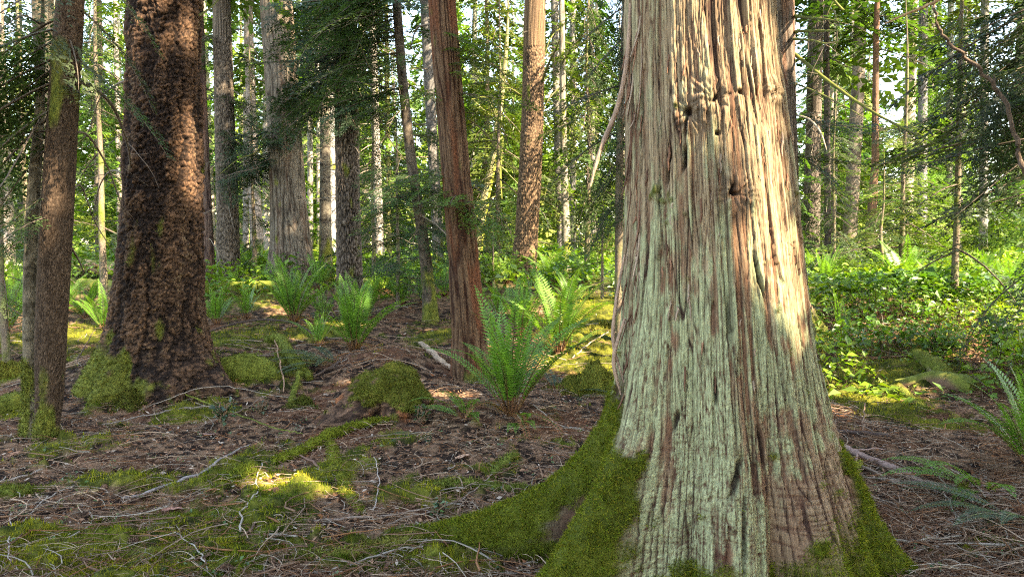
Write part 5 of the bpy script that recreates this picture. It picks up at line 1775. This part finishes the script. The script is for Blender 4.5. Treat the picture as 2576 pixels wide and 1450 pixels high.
# big mossy pieces
lying('mossy_log', 'stout mossy hump of rotten log against the right foot of the thick dark fir', 'log', [(520, 950), (560, 947), (610, 946), (655, 950), (700, 958)], [.07, .14, .18, .16, .05], BRN, .8, .04, 11, .4, 60, 22, 5000)
lying('mossy_log', 'mossy fallen log behind the thick dark fir, level with the grey cedar foot', 'log', [(490, 745), (560, 742), (640, 738), (690, 734)], [.14, .15, .15, .12], (.33, .235, .165), .55, .10, 12, .12, 60, 16, 900)
lying('fallen_log', 'orange-brown sunlit fallen log in the clearing left of the thick dark fir', 'log', [(150, 690), (200, 696), (260, 703), (300, 706)], [.20, .19, .18, .14], (.46, .29, .18), .25, .34, 13, .12, 60, 16, twigs=5, twl=.7)
lying('fallen_log', 'second shorter pale log below the orange-brown one', 'log', [(205, 735), (250, 740), (300, 742)], [.12, .13, .1], (.42, .31, .19), .4, .16, 14, .15, 40, 14)
lying('mossy_log', 'mossy log running off the left picture edge behind the double stem', 'log', [(-90, 1060), (-20, 1048), (40, 1028), (75, 1012)], [.10, .10, .09, .05], BRN, .95, .05, 15, .2, 50, 16, 2600)
lying('mossy_log', 'short mossy log end at the lower left picture edge', 'log', [(-60, 1262), (0, 1256), (50, 1250), (78, 1246)], [.035, .035, .033, .024], BRN, 1.0, .02, 16, .15, 40, 12, 1500)
lying('mossy_log', 'broken log with pale mossy end at the edge of the right undergrowth', 'log', [(2378, 962), (2350, 938), (2328, 920), (2300, 900)], [.075, .08, .075, .06], (.36, .28, .18), .5, .06, 17, .3, 40, 16, 900)
lying('rotten_log', 'dark rotten log half sunk in litter below the broken mossy log', 'log', [(2440, 985), (2380, 975), (2330, 966), (2250, 975)], [.09, .10, .08, .04], (.14, .085, .055), .3, .04, 18, .3, 50, 14)
lying('mossy_log', 'long low mossy log crossing the mossy ground right of the huge cedar', 'log', [(2060, 955), (2160, 958), (2250, 985), (2330, 1030)], [.05, .06, .06, .03], BRN, .95, .0, 19, .45, 60, 14, 4000)
lying('mossy_log', 'thin mossy log behind the long low mossy log on the right', 'log', [(2060, 915), (2140, 920), (2230, 918), (2300, 930)], [.03, .04, .04, .02], BRN, .95, .0, 20, .45, 50, 12, 2500)
lying('mossy_branch', 'thick mossy branch slanting across the foreground left of centre', 'branch', [(690, 1172), (760, 1145), (830, 1105), (910, 1078), (985, 1066)], [.022, .032, .036, .028, .014], BRN, .9, .035, 21, .45, 70, 14, 5000, mosscol=(.135, .155, .016))
lying('mossy_branch', 'mossy branch running down toward the viewer from the slanting mossy branch', 'branch', [(830, 1120), (845, 1180), (872, 1240), (905, 1292)], [.028, .034, .032, .016], (.15, .11, .07), .8, .012, 22, .45, 60, 14, 3500, mosscol=(.135, .145, .018))
lying('mossy_branch', 'twisted mossy branch between the thick dark fir and the bluish flat fern', 'branch', [(672, 870, .02), (702, 880, .10), (722, 905, .06), (745, 935, .04), (782, 958, -.03)], [.035, .05, .05, .055, .03], BRN, .95, .06, 23, .35, 70, 14, 3600)
lying('mossy_branch', 'thin mossy leg of branch dropping from the twisted mossy branch', 'branch', [(752, 965, .10), (742, 990, .03), (728, 1020, 0)], [.02, .025, .02], BRN, .8, .02, 24, .2, 30, 10, 500)
lying('mossy_branch', 'arching mossy root left of the largest fern, shaggy underneath', 'root', [(1040, 1262), (1120, 1232), (1200, 1228), (1290, 1240), (1360, 1250)], [.014, .026, .03, .024, .012], BRN, .95, .02, 25, .3, 70, 12, 3400)
lying('mossy_branch', 'short mossy root knuckle below the drooping small fern', 'root', [(1240, 1205), (1265, 1175), (1300, 1150)], [.02, .028, .016], BRN, .9, .015, 26, .3, 40, 12, 900)
lying('mossy_root', 'long yellowish mossy root trailing left from the huge cedar along the ground', 'root', [(1260, 1335), (1150, 1352), (1040, 1368), (900, 1392), (740, 1412)], [.05, .036, .034, .03, .014], (.15, .12, .06), .95, .004, 27, .22, 90, 14, 6000, mosscol=(.16, .155, .03))
lying('mossy_branch', 'mossy sloping branch poking out of the right undergrowth', 'branch', [(2330, 885, .02), (2390, 862, .14), (2460, 835, .26)], [.022, .02, .012], BRN, .75, .02, 28, .35, 40, 10, 900)
lying('mossy_branch', 'low mossy limb in front of the upright fern', 'branch', [(770, 842), (830, 838), (880, 850)], [.04, .06, .04], BRN, .95, .02, 29, .25, 40, 14, 1200)
lying('moss_clump', 'fallen bright moss-covered bark chunk on litter right of the huge cedar', 'bark chunk', [(2128, 1222), (2140, 1200), (2158, 1182)], [.022, .034, .022], (.3, .18, .08), 1.0, .03, 30, .2, 30, 12, 1300, mosscol=(.22, .22, .035))
# sticks
lying('stick', 'long grey-white stick with peeling bark and broken orange tip, left foreground', 'stick', [(310, 1262), (370, 1248), (440, 1222), (510, 1200), (545, 1172), (590, 1145), (625, 1126)], [.010, .014, .015, .015, .013, .010, .006], (.36, .33, .33), 0, .025, 41, .12, 80, 8, group=S)
lying('stick', 'bone-white forked twig standing out of moss near the bottom, left of centre', 'stick', [(660, 1172), (648, 1220), (638, 1262), (610, 1300), (603, 1350)], [.004, .005, .006, .007, .008], (.52, .47, .43), 0, .03, 42, .1, 60, 7, twigs=4, twl=.14, group=S)
lying('stick', 'brown stick curving down from the white forked twig', 'stick', [(655, 1290), (640, 1330), (590, 1370), (520, 1402), (480, 1420)], [.008, .010, .011, .010, .006], BRN, .15, .012, 43, .12, 60, 8, group=S)
lying('stick', 'straight pale stick lying level in the centre foreground', 'stick', [(788, 1318), (860, 1314), (950, 1306), (1020, 1300), (1085, 1288)], [.008, .010, .010, .009, .006], (.33, .255, .21), 0, .02, 44, .1, 60, 8, twigs=3, twl=.15, group=S)
lying('stick', 'whitish stick lying level under the straight pale stick', 'stick', [(675, 1352), (740, 1358), (820, 1364)], [.007, .009, .006], PALE, 0, .02, 45, .1, 40, 7, group=S)
lying('stick', 'pale curved stick sweeping over moss at lower left', 'stick', [(50, 1330), (105, 1275), (180, 1235), (250, 1218), (330, 1210), (400, 1180)], [.004, .006, .006, .0055, .005, .003], (.40, .36, .32), 0, .03, 46, .1, 70, 7, twigs=3, twl=.15, group=S)
lying('stick', 'short chunky whitish stick at the left edge', 'stick', [(-40, 1228), (40, 1212), (110, 1188)], [.010, .011, .009], (.40, .36, .33), 0, .02, 47, .1, 40, 8, group=S)
lying('stick', 'dark brown stick along the ground at the left edge', 'stick', [(-40, 1160), (40, 1155), (130, 1150)], [.014, .014, .010], DRK, .2, .012, 48, .12, 40, 8, group=S)
lying('stick', 'straight thin stick crossing others in front of the thick dark fir, pointing right', 'stick', [(258, 1085), (360, 1060), (470, 1040), (560, 1032)], [.007, .009, .008, .005], GREY, 0, .05, 49, .1, 50, 7, group=S)
lying('stick', 'stick crossing upward to the right below the thick dark fir', 'stick', [(485, 1095), (560, 1062), (620, 1038), (665, 1008)], [.007, .009, .009, .006], (.26, .195, .155), 0, .045, 50, .1, 50, 7, group=S)
lying('stick', 'mossy-ended stick crossing downward to the right below the thick dark fir', 'stick', [(420, 985), (500, 1018), (590, 1052), (690, 1090), (760, 1105)], [.014, .012, .010, .009, .005], (.22, .165, .13), .45, .045, 51, .12, 60, 8, group=S)
lying('stick', 'thin bowed twig arching over the litter below the thick dark fir', 'stick', [(350, 1040), (440, 1015, .05), (540, 1002, .10), (640, 1005, .06), (760, 1012)], [.004, .005, .005, .004, .003], PALE, 0, .02, 52, .08, 60, 6, group=S)
lying('stick', 'reddish brown stick pointing down right across the moss, centre left', 'stick', [(745, 1152), (790, 1178), (830, 1208), (850, 1222)], [.008, .010, .008, .006], (.24, .145, .115), 0, .03, 53, .1, 40, 8, group=S)
lying('stick', 'short brown stick upright on moss right of the white forked twig', 'stick', [(790, 1215), (772, 1262), (758, 1300)], [.005, .006, .005], (.25, .17, .14), 0, .02, 54, .1, 40, 7, group=S)
lying('stick', 'dark arching branch from the thick dark fir to the spreading fern', 'branch', [(508, 848, .02), (580, 838, .10), (660, 832, .14), (740, 838, .12), (800, 858, .04), (860, 862)], [.018, .020, .020, .018, .016, .01], DRK, .15, .03, 55, .1, 70, 9, twigs=5, twl=.4, group=S)
lying('stick', 'grey-pink rotten stick pointing at the twisted mossy branch', 'stick', [(600, 905), (650, 904), (690, 902)], [.02, .024, .018], (.30, .22, .19), .1, .04, 56, .15, 40, 9, group=S)
lying('stick', 'short pale standing stick below the twisted mossy branch', 'stick', [(693, 912, .26), (705, 945, .14), (715, 990, .02)], [.008, .010, .010], (.40, .26, .18), 0, .0, 57, .1, 30, 8, group=S)
lying('stick', 'dark bent branch lying on the rise behind the rotten stump', 'branch', [(790, 955), (850, 918), (900, 885), (950, 872)], [.016, .02, .022, .014], (.13, .095, .08), .1, .03, 58, .12, 50, 9, twigs=5, twl=.3, group=S)
lying('stick', 'pale decayed branch sloping toward the reddish cedar foot', 'branch', [(1058, 868), (1090, 895), (1130, 930), (1172, 952)], [.03, .034, .03, .02], (.36, .26, .18), .15, .03, 59, .25, 50, 10, group=S)
lying('stick', 'thick dark stick lying level on the right of the huge cedar', 'stick', [(2085, 1092), (2150, 1096), (2240, 1106)], [.016, .019, .017], (.10, .072, .065), .1, .03, 60, .12, 40, 9, group=S)
lying('fallen_branch', 'long pinkish fallen branch running from the huge cedar to the lower right ferns', 'branch', [(2068, 1112), (2140, 1142), (2220, 1178), (2300, 1215), (2380, 1248), (2460, 1266)], [.018, .022, .024, .026, .024, .016], (.29, .19, .155), 0, .03, 61, .25, 80, 10, twigs=6, twl=.3)
lying('fallen_branch', 'thinner fallen branch below the long pinkish one', 'branch', [(2080, 1150), (2160, 1182), (2230, 1220), (2290, 1245)], [.010, .012, .012, .008], (.33, .255, .20), 0, .04, 62, .1, 60, 8, twigs=6, twl=.3)
lying('stick', 'slim upright stick among moss beside the thick dark stick', 'stick', [(2172, 1046, .12), (2170, 1080, .05), (2168, 1110)], [.008, .009, .009], (.25, .165, .12), 0, 0, 63, .1, 30, 7, group=S)
lying('stick', 'white crooked twig in the litter on the lower right', 'stick', [(2365, 1212, .03), (2385, 1270), (2410, 1320), (2430, 1350)], [.005, .007, .006, .004], (.44, .38, .33), 0, .03, 64, .1, 50, 7, twigs=3, twl=.12, group=S)
lying('stick', 'long pale stick lying level across the lower right litter', 'stick', [(2120, 1385), (2220, 1378), (2330, 1372), (2420, 1366)], [.006, .008, .008, .005], (.42, .37, .31), 0, .03, 65, .1, 60, 7, group=S)
lying('stick', 'orange-tan stick at the bottom right near the mossy root', 'stick', [(2250, 1425), (2330, 1432), (2450, 1440)], [.008, .009, .007], (.46, .29, .16), 0, .02, 66, .1, 40, 7, group=S)
lying('stick', 'grey stick crossing the litter below the low dark fern', 'stick', [(2080, 1195), (2180, 1215), (2290, 1228), (2420, 1240)], [.006, .009, .008, .005], (.30, .25, .21), 0, .04, 67, .1, 60, 7, twigs=5, twl=.2, group=S)
lying('stick', 'slanting stick in the lower right litter, broken at the top', 'stick', [(2325, 1160), (2350, 1195), (2372, 1215)], [.008, .010, .009], (.28, .22, .17), 0, .03, 68, .1, 40, 7, group=S)
lying('stick', 'thin pale stick rising from litter beside the largest fern base', 'stick', [(1345, 1040, .05), (1400, 1075), (1470, 1090)], [.005, .007, .005], PALE, 0, .03, 69, .1, 40, 7, twigs=3, twl=.15, group=S)
lying('stick', 'tan stick lying level below the drooping small fern', 'stick', [(1222, 1240), (1290, 1228), (1365, 1210)], [.006, .007, .004], (.40, .29, .16), 0, .025, 70, .1, 40, 7, group=S)
lying('stick', 'pale bowed twig from the straight stick up to the mossy root', 'stick', [(960, 1332), (1080, 1300), (1170, 1262), (1240, 1205), (1280, 1160)], [.004, .006, .006, .005, .003], (.36, .29, .245), 0, .03, 71, .1, 70, 7, twigs=4, twl=.14, group=S)
lying('stick', 'white branched twig standing up left of the arching mossy root', 'stick', [(945, 1180, .06), (948, 1215, .04), (955, 1250, .02), (935, 1290)], [.003, .004, .005, .005], (.48, .43, .41), 0, .02, 72, .1, 40, 6, twigs=4, twl=.12, group=S)
lying('stick', 'crooked white twig at the bottom left of the picture', 'stick', [(25, 1310), (28, 1360), (20, 1400), (50, 1450)], [.003, .005, .005, .004], (.48, .43, .39), 0, .03, 73, .1, 50, 6, twigs=5, twl=.14, group=S)
lying('stick', 'broken stub of stick leaning on the huge cedar at the bottom edge', 'stick', [(1818, 1475, .05), (1832, 1448, .10), (1846, 1422, .15)], [.016, .017, .016], (.26, .20, .17), 0, .03, 74, .1, 30, 9, group=S)
lying('stick', 'pair-thick pale branch stub right of the mossy rise beside the sunlit moss', 'stick', [(1440, 905), (1480, 880, .05), (1530, 860, .12)], [.012, .013, .009], (.42, .33, .25), 0, .03, 75, .1, 40, 8, twigs=4, twl=.3, group=S)
lying('stick', 'bleached twiggy branch crossing sunlit moss left of the huge cedar', 'stick', [(1380, 835), (1440, 828), (1500, 818), (1545, 822)], [.010, .012, .011, .008], (.48, .40, .29), 0, .03, 76, .1, 50, 7, twigs=6, twl=.3, group=S)
lying('stick', 'dark thin stick across the moss at upper left of the double stem', 'stick', [(185, 925), (210, 890, .05), (240, 850, .1)], [.008, .009, .006], (.14, .10, .08), 0, .02, 77, .1, 40, 7, twigs=3, twl=.2, group=S)
lying('stick', 'pale sticks-like snapped branch lying near the bottom centre', 'stick', [(880, 1440), (940, 1415), (1010, 1398), (1060, 1392)], [.005, .007, .006, .004], PALE, 0, .03, 78, .1, 50, 7, twigs=5, twl=.12, group=S)
lying('stick', 'thin whitish twig curving along the bottom edge left of centre', 'stick', [(420, 1340), (470, 1372), (505, 1410), (520, 1450)], [.003, .004, .005, .005], (.46, .42, .38), 0, .03, 79, .1, 50, 6, twigs=3, twl=.12, group=S)
lying('stick', 'slender twig tangle lying on moss below the long grey-white stick', 'stick', [(330, 1318), (400, 1290), (470, 1262), (540, 1230)], [.003, .004, .004, .003], (.33, .27, .22), 0, .03, 80, .1, 50, 6, twigs=7, twl=.18, group=S)


# mossy rotten stump with red crumbling wood
def stump():
    p = gp(985, 1030)
    root = thing('rotten_stump', 'low rotten stump under a moss cap, red crumbling wood at its foot', 'stump', p)
    rs = np.random.default_rng(5)
    nt, nr = 110, 60
    th = np.linspace(0, 2 * PI, nt, endpoint=False)
    u = np.linspace(0, 1, nr)
    U, TH = np.meshgrid(u, th, indexing='ij')
    ct, st = np.cos(TH), np.sin(TH)
    prof_r = np.interp(u, [0, .15, .5, .75, .9, 1], [.62, .46, .36, .27, .15, 0])[:, None]
    prof_z = np.interp(u, [0, .15, .5, .75, .9, 1], [-.08, .02, .16, .27, .33, .35])[:, None]
    R = prof_r * (1 + .6 * (fbm(ct * 1.6, st * 1.6, prof_z * 4, 5, 3) - .5) * 2)
    Z = prof_z * np.ones_like(R) + .06 * (fbm(ct * R * 7, st * R * 7, 0, 19, 2) - .5) * sst(0, .3, U) + .16 * (fbm(ct * 1.4 + 5, st * 1.4, 0, 9, 2) - .5) * U
    X, Y = ct * R * .95 - .06, st * R * 1.1
    n = fbm(X * 9, Y * 9, Z * 9, 12, 3)
    grain = ridged(ct * 7, st * 7, Z * 2, 14)
    mm = sst(.40, .62, .62 * sst(.0, .2, Z) * sst(-.42, -.12, X + .25 * (n - .5)) + (n - .5) * 1.5 + .08)
    red = sst(.5, .68, fbm(X * 6 + 3, Y * 6, Z * 3, 18, 2))
    duff = fbm(X * 34, Y * 34, Z * 34, 25, 3)
    c = mixc(mixc(mixc((.022, .013, .009), (.17, .095, .058), sst(.34, .7, duff)), (.28, .11, .05), red), (.05, .028, .02), sst(.7, .98, grain))
    mc = mixc((.07, .082, .014), (.19, .185, .032), fbm(X * 12, Y * 12, Z * 12, 22, 2))
    c = c * (1 - mm[..., None]) + mc * mm[..., None]
    d = .05 * (duff - .5) + .02 * mm * n - .03 * (1 - mm) * sst(.7, .98, grain)
    X, Y = X + ct * d, Y + st * d
    i, j = np.meshgrid(np.arange(nr - 1), np.arange(nt), indexing='ij')
    j2 = (j + 1) % nt
    q = np.stack([i * nt + j, i * nt + j2, (i + 1) * nt + j2, (i + 1) * nt + j], -1).reshape(-1, 4)
    mb = MB()
    V = np.stack([X, Y, Z], -1).reshape(-1, 3)
    mb.add(V, quads=q, col=c.reshape(-1, 3))
    mb.build('wood', M_MOSSY, root)
    mb = MB()
    N = np.stack([ct, st, .3 + U * 2], -1).reshape(-1, 3)
    N /= np.linalg.norm(N, axis=1, keepdims=True)
    fuzz(mb, V, N, mm.ravel() * (R.ravel() + .02), 16000, .024, .006, rs, col=(.135, .145, .026), lean=.8, jit=.008)
    mb.build('moss_cap', M_MOSS, root)
    mb = MB()
    N_ = 60
    a = rs.uniform(PI * 1.0, PI * 2.0, N_)
    r = rs.uniform(.30, .50, N_)
    b = np.stack([np.cos(a) * r - .05, np.sin(a) * r, rs.uniform(.0, .12, N_) * (1.4 - r * 2)], -1)
    dd = np.stack([rs.normal(0, .5, N_), rs.normal(0, .5, N_), rs.uniform(-.1, .5, N_)], -1)
    dd /= np.linalg.norm(dd, axis=1, keepdims=True)
    t = np.linspace(0, 1, 3)[None, :, None]
    tubes(mb, b[:, None] + dd[:, None] * t * rs.uniform(.03, .11, N_)[:, None, None], np.full((N_, 3), .008) * np.array([1, .9, .4]), 4, np.array((.33, .14, .07)) * rs.uniform(.5, 1.2, N_)[:, None])
    o = mb.build('wood_splinters', M_WOOD, root)
    o['kind'] = 'stuff'


stump()


def hummock(name, label, px, py, wpx, h, seed, col0=(.075, .088, .014), col1=(.20, .20, .032), fz=9000, cat='moss mound', asp=.8):
    """a moss cushion swelling out of the floor"""
    p = gp(px, py)
    w = wpx / F * p[1] / 2
    nt, nr = 90, 46
    th = np.linspace(0, 2 * PI, nt, endpoint=False)
    u = np.linspace(0, 1, nr)
    U, TH = np.meshgrid(u, th, indexing='ij')
    ct, st = np.cos(TH), np.sin(TH)
    R = (1 - U) * w * 1.15 * (1 + .95 * (fbm(ct * 1.6, st * 1.6, U * 1.2, seed, 3) - .5) * 2)
    X, Y = ct * R, st * R * asp
    Z = h * (.5 * sst(0, 1.1, U) + .5 * (1 - (1 - U) ** 2)) * (.35 + 1.3 * fbm(X / w * 2.1 + 5, Y / w * 2.1, 0, seed + 2, 3)) - .03 + .25 * h * (fbm(X / w * 6, Y / w * 6, 0, seed + 6, 2) - .5) * U
    Z = Z + gh(p[0] + X, p[1] + Y) - p[2] + .02 * h / .1 * (vn(X * 20, Y * 20, 0, seed + 3) - .5)
    c = mixc(col0, col1, fbm(X * 9, Y * 9, Z * 9, seed + 4, 3))
    i, j = np.meshgrid(np.arange(nr - 1), np.arange(nt), indexing='ij')
    j2 = (j + 1) % nt
    q = np.stack([i * nt + j, i * nt + j2, (i + 1) * nt + j2, (i + 1) * nt + j], -1).reshape(-1, 4)
    mb = MB()
    V = np.stack([X, Y, Z], -1).reshape(-1, 3)
    mb.add(V, quads=q, col=c.reshape(-1, 3))
    N = np.stack([ct * (1 - U), st * (1 - U), .5 + U], -1).reshape(-1, 3)
    N /= np.linalg.norm(N, axis=1, keepdims=True)
    fuzz(mb, V, N, R.ravel() + .01, fz, .022 * max(1, p[1] / 5.5), .006 * max(1, p[1] / 5.5), np.random.default_rng(seed), col=tuple((np.array(col0) + np.array(col1)) * .52), lean=.8, jit=.01)
    tag(mb.build(name, M_MOSSY, None, p), label, cat)


hummock('moss_mound', 'large mossy mound in sun just left of the huge cedar', 1500, 985, 210, .24, 31, fz=12000)
hummock('moss_mound', 'vivid green rounded moss cushion above the white forked twig', 612, 1200, 110, .09, 33, (.085, .115, .014), (.20, .235, .03), 11000)
hummock('moss_mound', 'dark green moss cushion left of the vivid one in the foreground', 240, 1222, 120, .06, 35, (.045, .07, .014), (.10, .125, .022), 8000)
hummock('moss_mound', 'mossy lump at the foot of the fir in shade, between two roots', 335, 1010, 110, .16, 37, (.05, .06, .012), (.125, .13, .024), 7000)
hummock('moss_mound', 'small mossy lump left of the rotten stump', 762, 1025, 70, .11, 39, (.05, .06, .012), (.125, .135, .024), 4500)
hummock('moss_mound', 'broad mossy swell at the left edge behind the double stem', 10, 955, 180, .20, 41, (.09, .095, .015), (.22, .21, .034), 9000)
hummock('moss_mound', 'flat mossy swell in sunlight right of the huge cedar', 2120, 1012, 180, .07, 43, (.10, .11, .015), (.24, .23, .035), 9000)
hummock('moss_mound', 'yellowish moss cushion in front of the salal sprig', 370, 1228, 120, .05, 45, (.09, .105, .016), (.21, .205, .034), 8000)
hummock('moss_mound', 'mossy swell in the sunny clearing beyond the large mossy mound', 1520, 835, 130, .14, 47, (.11, .115, .018), (.25, .235, .04), 6000)


# fir cones
def cone_mesh():
    rs = np.random.default_rng(2)
    mb = MB()
    q = []
    for k in range(80):
        t = (k + .5) / 80
        a = k * 2.39996
        r = .5 * math.sin(PI * (t * .86 + .10)) ** .8
        z = t * 2 - 1
        p = np.array([math.cos(a) * r * .75, math.sin(a) * r * .75, z * .95 + .1])
        out = np.array([math.cos(a), math.sin(a), -.45])
        s = np.array([-math.sin(a), math.cos(a), 0])
        w = .20 * (.6 + r)
        q.append([p - s * w * .4, p + out * .18 - s * w, p + out * .26 - np.array([0, 0, .05]), p + out * .18 + s * w])
    Q = np.array(q)
    mb.quads(Q, np.array((.19, .105, .065)) * rs.uniform(.6, 1.4, len(Q))[:, None])
    t = np.linspace(0, 1, 8)
    tubes(mb, np.stack([np.zeros(8), np.zeros(8), t * 2 - 1], -1)[None], (.36 * np.sin(PI * (t * .86 + .1)))[None], 8, (.09, .05, .03))
    return mb.mesh('fir_cone', M_WOOD, smooth=False)


CONE = cone_mesh()
for k, (px, py, s, lb) in enumerate([
        (262, 1236, 1.1, 'fir cone on moss left of the long grey-white stick'), (700, 1246, 1.3, 'dark fir cone on moss right of the white forked twig'), (352, 1312, 1.1, 'fir cone tucked in moss under the long grey-white stick'),
        (330, 1375, 1.3, 'reddish fir cone below the dark green cushion near the bottom'), (400, 1170, 1.1, 'blackish fir cone in litter above the yellowish moss cushion'), (360, 1160, 1.0, 'dark fir cone beside the blackish cone in the litter'),
        (225, 1330, 1.2, 'brown fir cone at lower left near the pale curved stick'), (210, 1190, 1.0, 'dark fir cone beside the dark green moss cushion'), (992, 1378, 1.3, 'brown fir cone lying against the long yellowish mossy root'),
        (860, 1270, 1.0, 'orange-brown fir cone by the downward mossy branch'), (700, 1440, 1.2, 'fir cone at the bottom edge left of centre'), (1245, 1378, 1.0, 'small fir cone in the bare litter left of the two roots'), (572, 1440, 1.2, 'dark fir cone at the bottom edge near the whitish twig')]):
    p = gp(px, py)
    o = link('fir_cone', CONE, None, p + np.array([0, 0, .022]))
    rs = np.random.default_rng(k)
    o.rotation_euler = (PI / 2 + rs.normal(0, .3), rs.normal(0, .3), rs.uniform(0, 6.28))
    o.scale = (.030 * s,) * 3
    tag(o, lb, 'fir cone', 'fir cones on the forest floor')

# flat bits of bark and dead leaves one can pick out
def chip(label, px, py, l, w, col, seed, name='bark_chip', cat='bark chip', rz=0.0):
    rs = np.random.default_rng(seed)
    p = gp(px, py)
    n, m = 14, 6
    u, v = np.meshgrid(np.linspace(-1, 1, n), np.linspace(-1, 1, m), indexing='ij')
    ed = 1 - .35 * np.abs(u) ** 3 + .25 * (vn(u * 3, v * 0, 0, seed) - .5)
    X, Y = u * l / 2, v * w / 2 * ed
    Z = .012 + .10 * w * v * v + .008 * (fbm(u * 3, v * 3, 0, seed + 3, 2) - .5)
    tops = np.stack([X, Y, Z], -1).reshape(-1, 3)
    bot = tops - np.array([0, 0, .006])
    i, j = np.meshgrid(np.arange(n - 1), np.arange(m - 1), indexing='ij')
    q = np.stack([i * m + j, (i + 1) * m + j, (i + 1) * m + j + 1, i * m + j + 1], -1).reshape(-1, 4)
    mb = MB()
    c = np.asarray(col)[None] * (.6 + .8 * vn(X * 60, Y * 200, 0, seed + 5)).reshape(-1, 1)
    mb.add(np.concatenate([tops, bot]), quads=np.concatenate([q, q[:, ::-1] + n * m]), col=np.concatenate([c, c * .6]))
    o = mb.build(name, M_WOOD, None, p + np.array([0, 0, .012]))
    o.rotation_euler = (rs.normal(0, .15), rs.normal(0, .12), rz)
    tag(o, label, cat)


chip('reddish bark chip on the moss below the long grey-white stick', 432, 1290, .11, .045, (.36, .18, .13), 1, rz=.7)
chip('pale tan splinter lying on the moss at lower left', 215, 1248, .14, .016, (.50, .33, .16), 2, rz=.35)
chip('orange bark flake at the left edge near the double stem', 30, 1152, .12, .05, (.36, .19, .12), 3, rz=.1)
chip('pinkish bark flake in the litter below the thick dark fir', 520, 1100, .16, .045, (.38, .23, .18), 4, rz=0)
chip('dead tan leaf in the litter under the drooping small fern', 1165, 1158, .10, .075, (.42, .25, .16), 5, 'dead_leaf', 'dead leaf', .4)
chip('small tan wood chunk standing by the straight pale stick', 795, 1345, .07, .035, (.52, .34, .20), 6, rz=1.4)
chip('orange splinter of wood by the end of the slanting mossy branch', 968, 1075, .12, .035, (.44, .27, .16), 7, rz=.2)
chip('flat bark piece on litter left of the thick dark stick', 2130, 1070, .14, .03, (.40, .30, .19), 8, rz=-.1)
chip('pale wood sliver on litter right of the fallen branches', 2260, 1050, .15, .025, (.45, .36, .24), 9, rz=.1)
# ------------------------------------------------------------------ light, sky, camera
SUN = np.array([.60, -.42, .70])
SUN = SUN / np.linalg.norm(SUN)
sd_ = bpy.data.lights.new('sun', 'SUN')
sd_.energy = 4.0
sd_.angle = math.radians(.55)
sd_.color = (1.0, .93, .80)
so = bpy.data.objects.new('sun', sd_)
COL.objects.link(so)
so.rotation_euler = Vector(SUN).to_track_quat('Z', 'Y').to_euler()
w = bpy.data.worlds.new('World')
SC.world = w
w.use_nodes = True
nt = w.node_tree
bg = nt.nodes['Background']
sky = nt.nodes.new('ShaderNodeTexSky')
sky.sky_type = 'NISHITA'
sky.sun_disc = False
sky.sun_elevation = math.asin(SUN[2])
sky.sun_rotation = math.atan2(SUN[0], SUN[1])
sky.air_density = 1.0
sky.dust_density = .8
sky.ozone_density = .8
nt.links.new(sky.outputs[0], bg.inputs[0])
bg.inputs[1].default_value = .15
cam = bpy.data.cameras.new('camera')
cam.sensor_width = 36
cam.lens = 36 * F / PW
cam.clip_start = .05
cam.clip_end = 1000
co = bpy.data.objects.new('camera', cam)
COL.objects.link(co)
co.location = (0, 0, EYE)
co.rotation_euler = (PI / 2 - PITCH, 0, 0)
SC.camera = co
SC.view_settings.view_transform = 'Standard'
SC.view_settings.look = 'None'
SC.view_settings.exposure = 3.08
SC.view_settings.use_white_balance = True
SC.view_settings.white_balance_temperature = 8100
SC.view_settings.white_balance_tint = 12
SC.view_settings.gamma = 1
SC.cycles.filter_width = 1.15
SC.cycles.use_denoising = False
SC.cycles.max_bounces = 6
SC.cycles.diffuse_bounces = 3
SC.cycles.transmission_bounces = 3
SC.cycles.caustics_reflective = False
SC.cycles.caustics_refractive = False
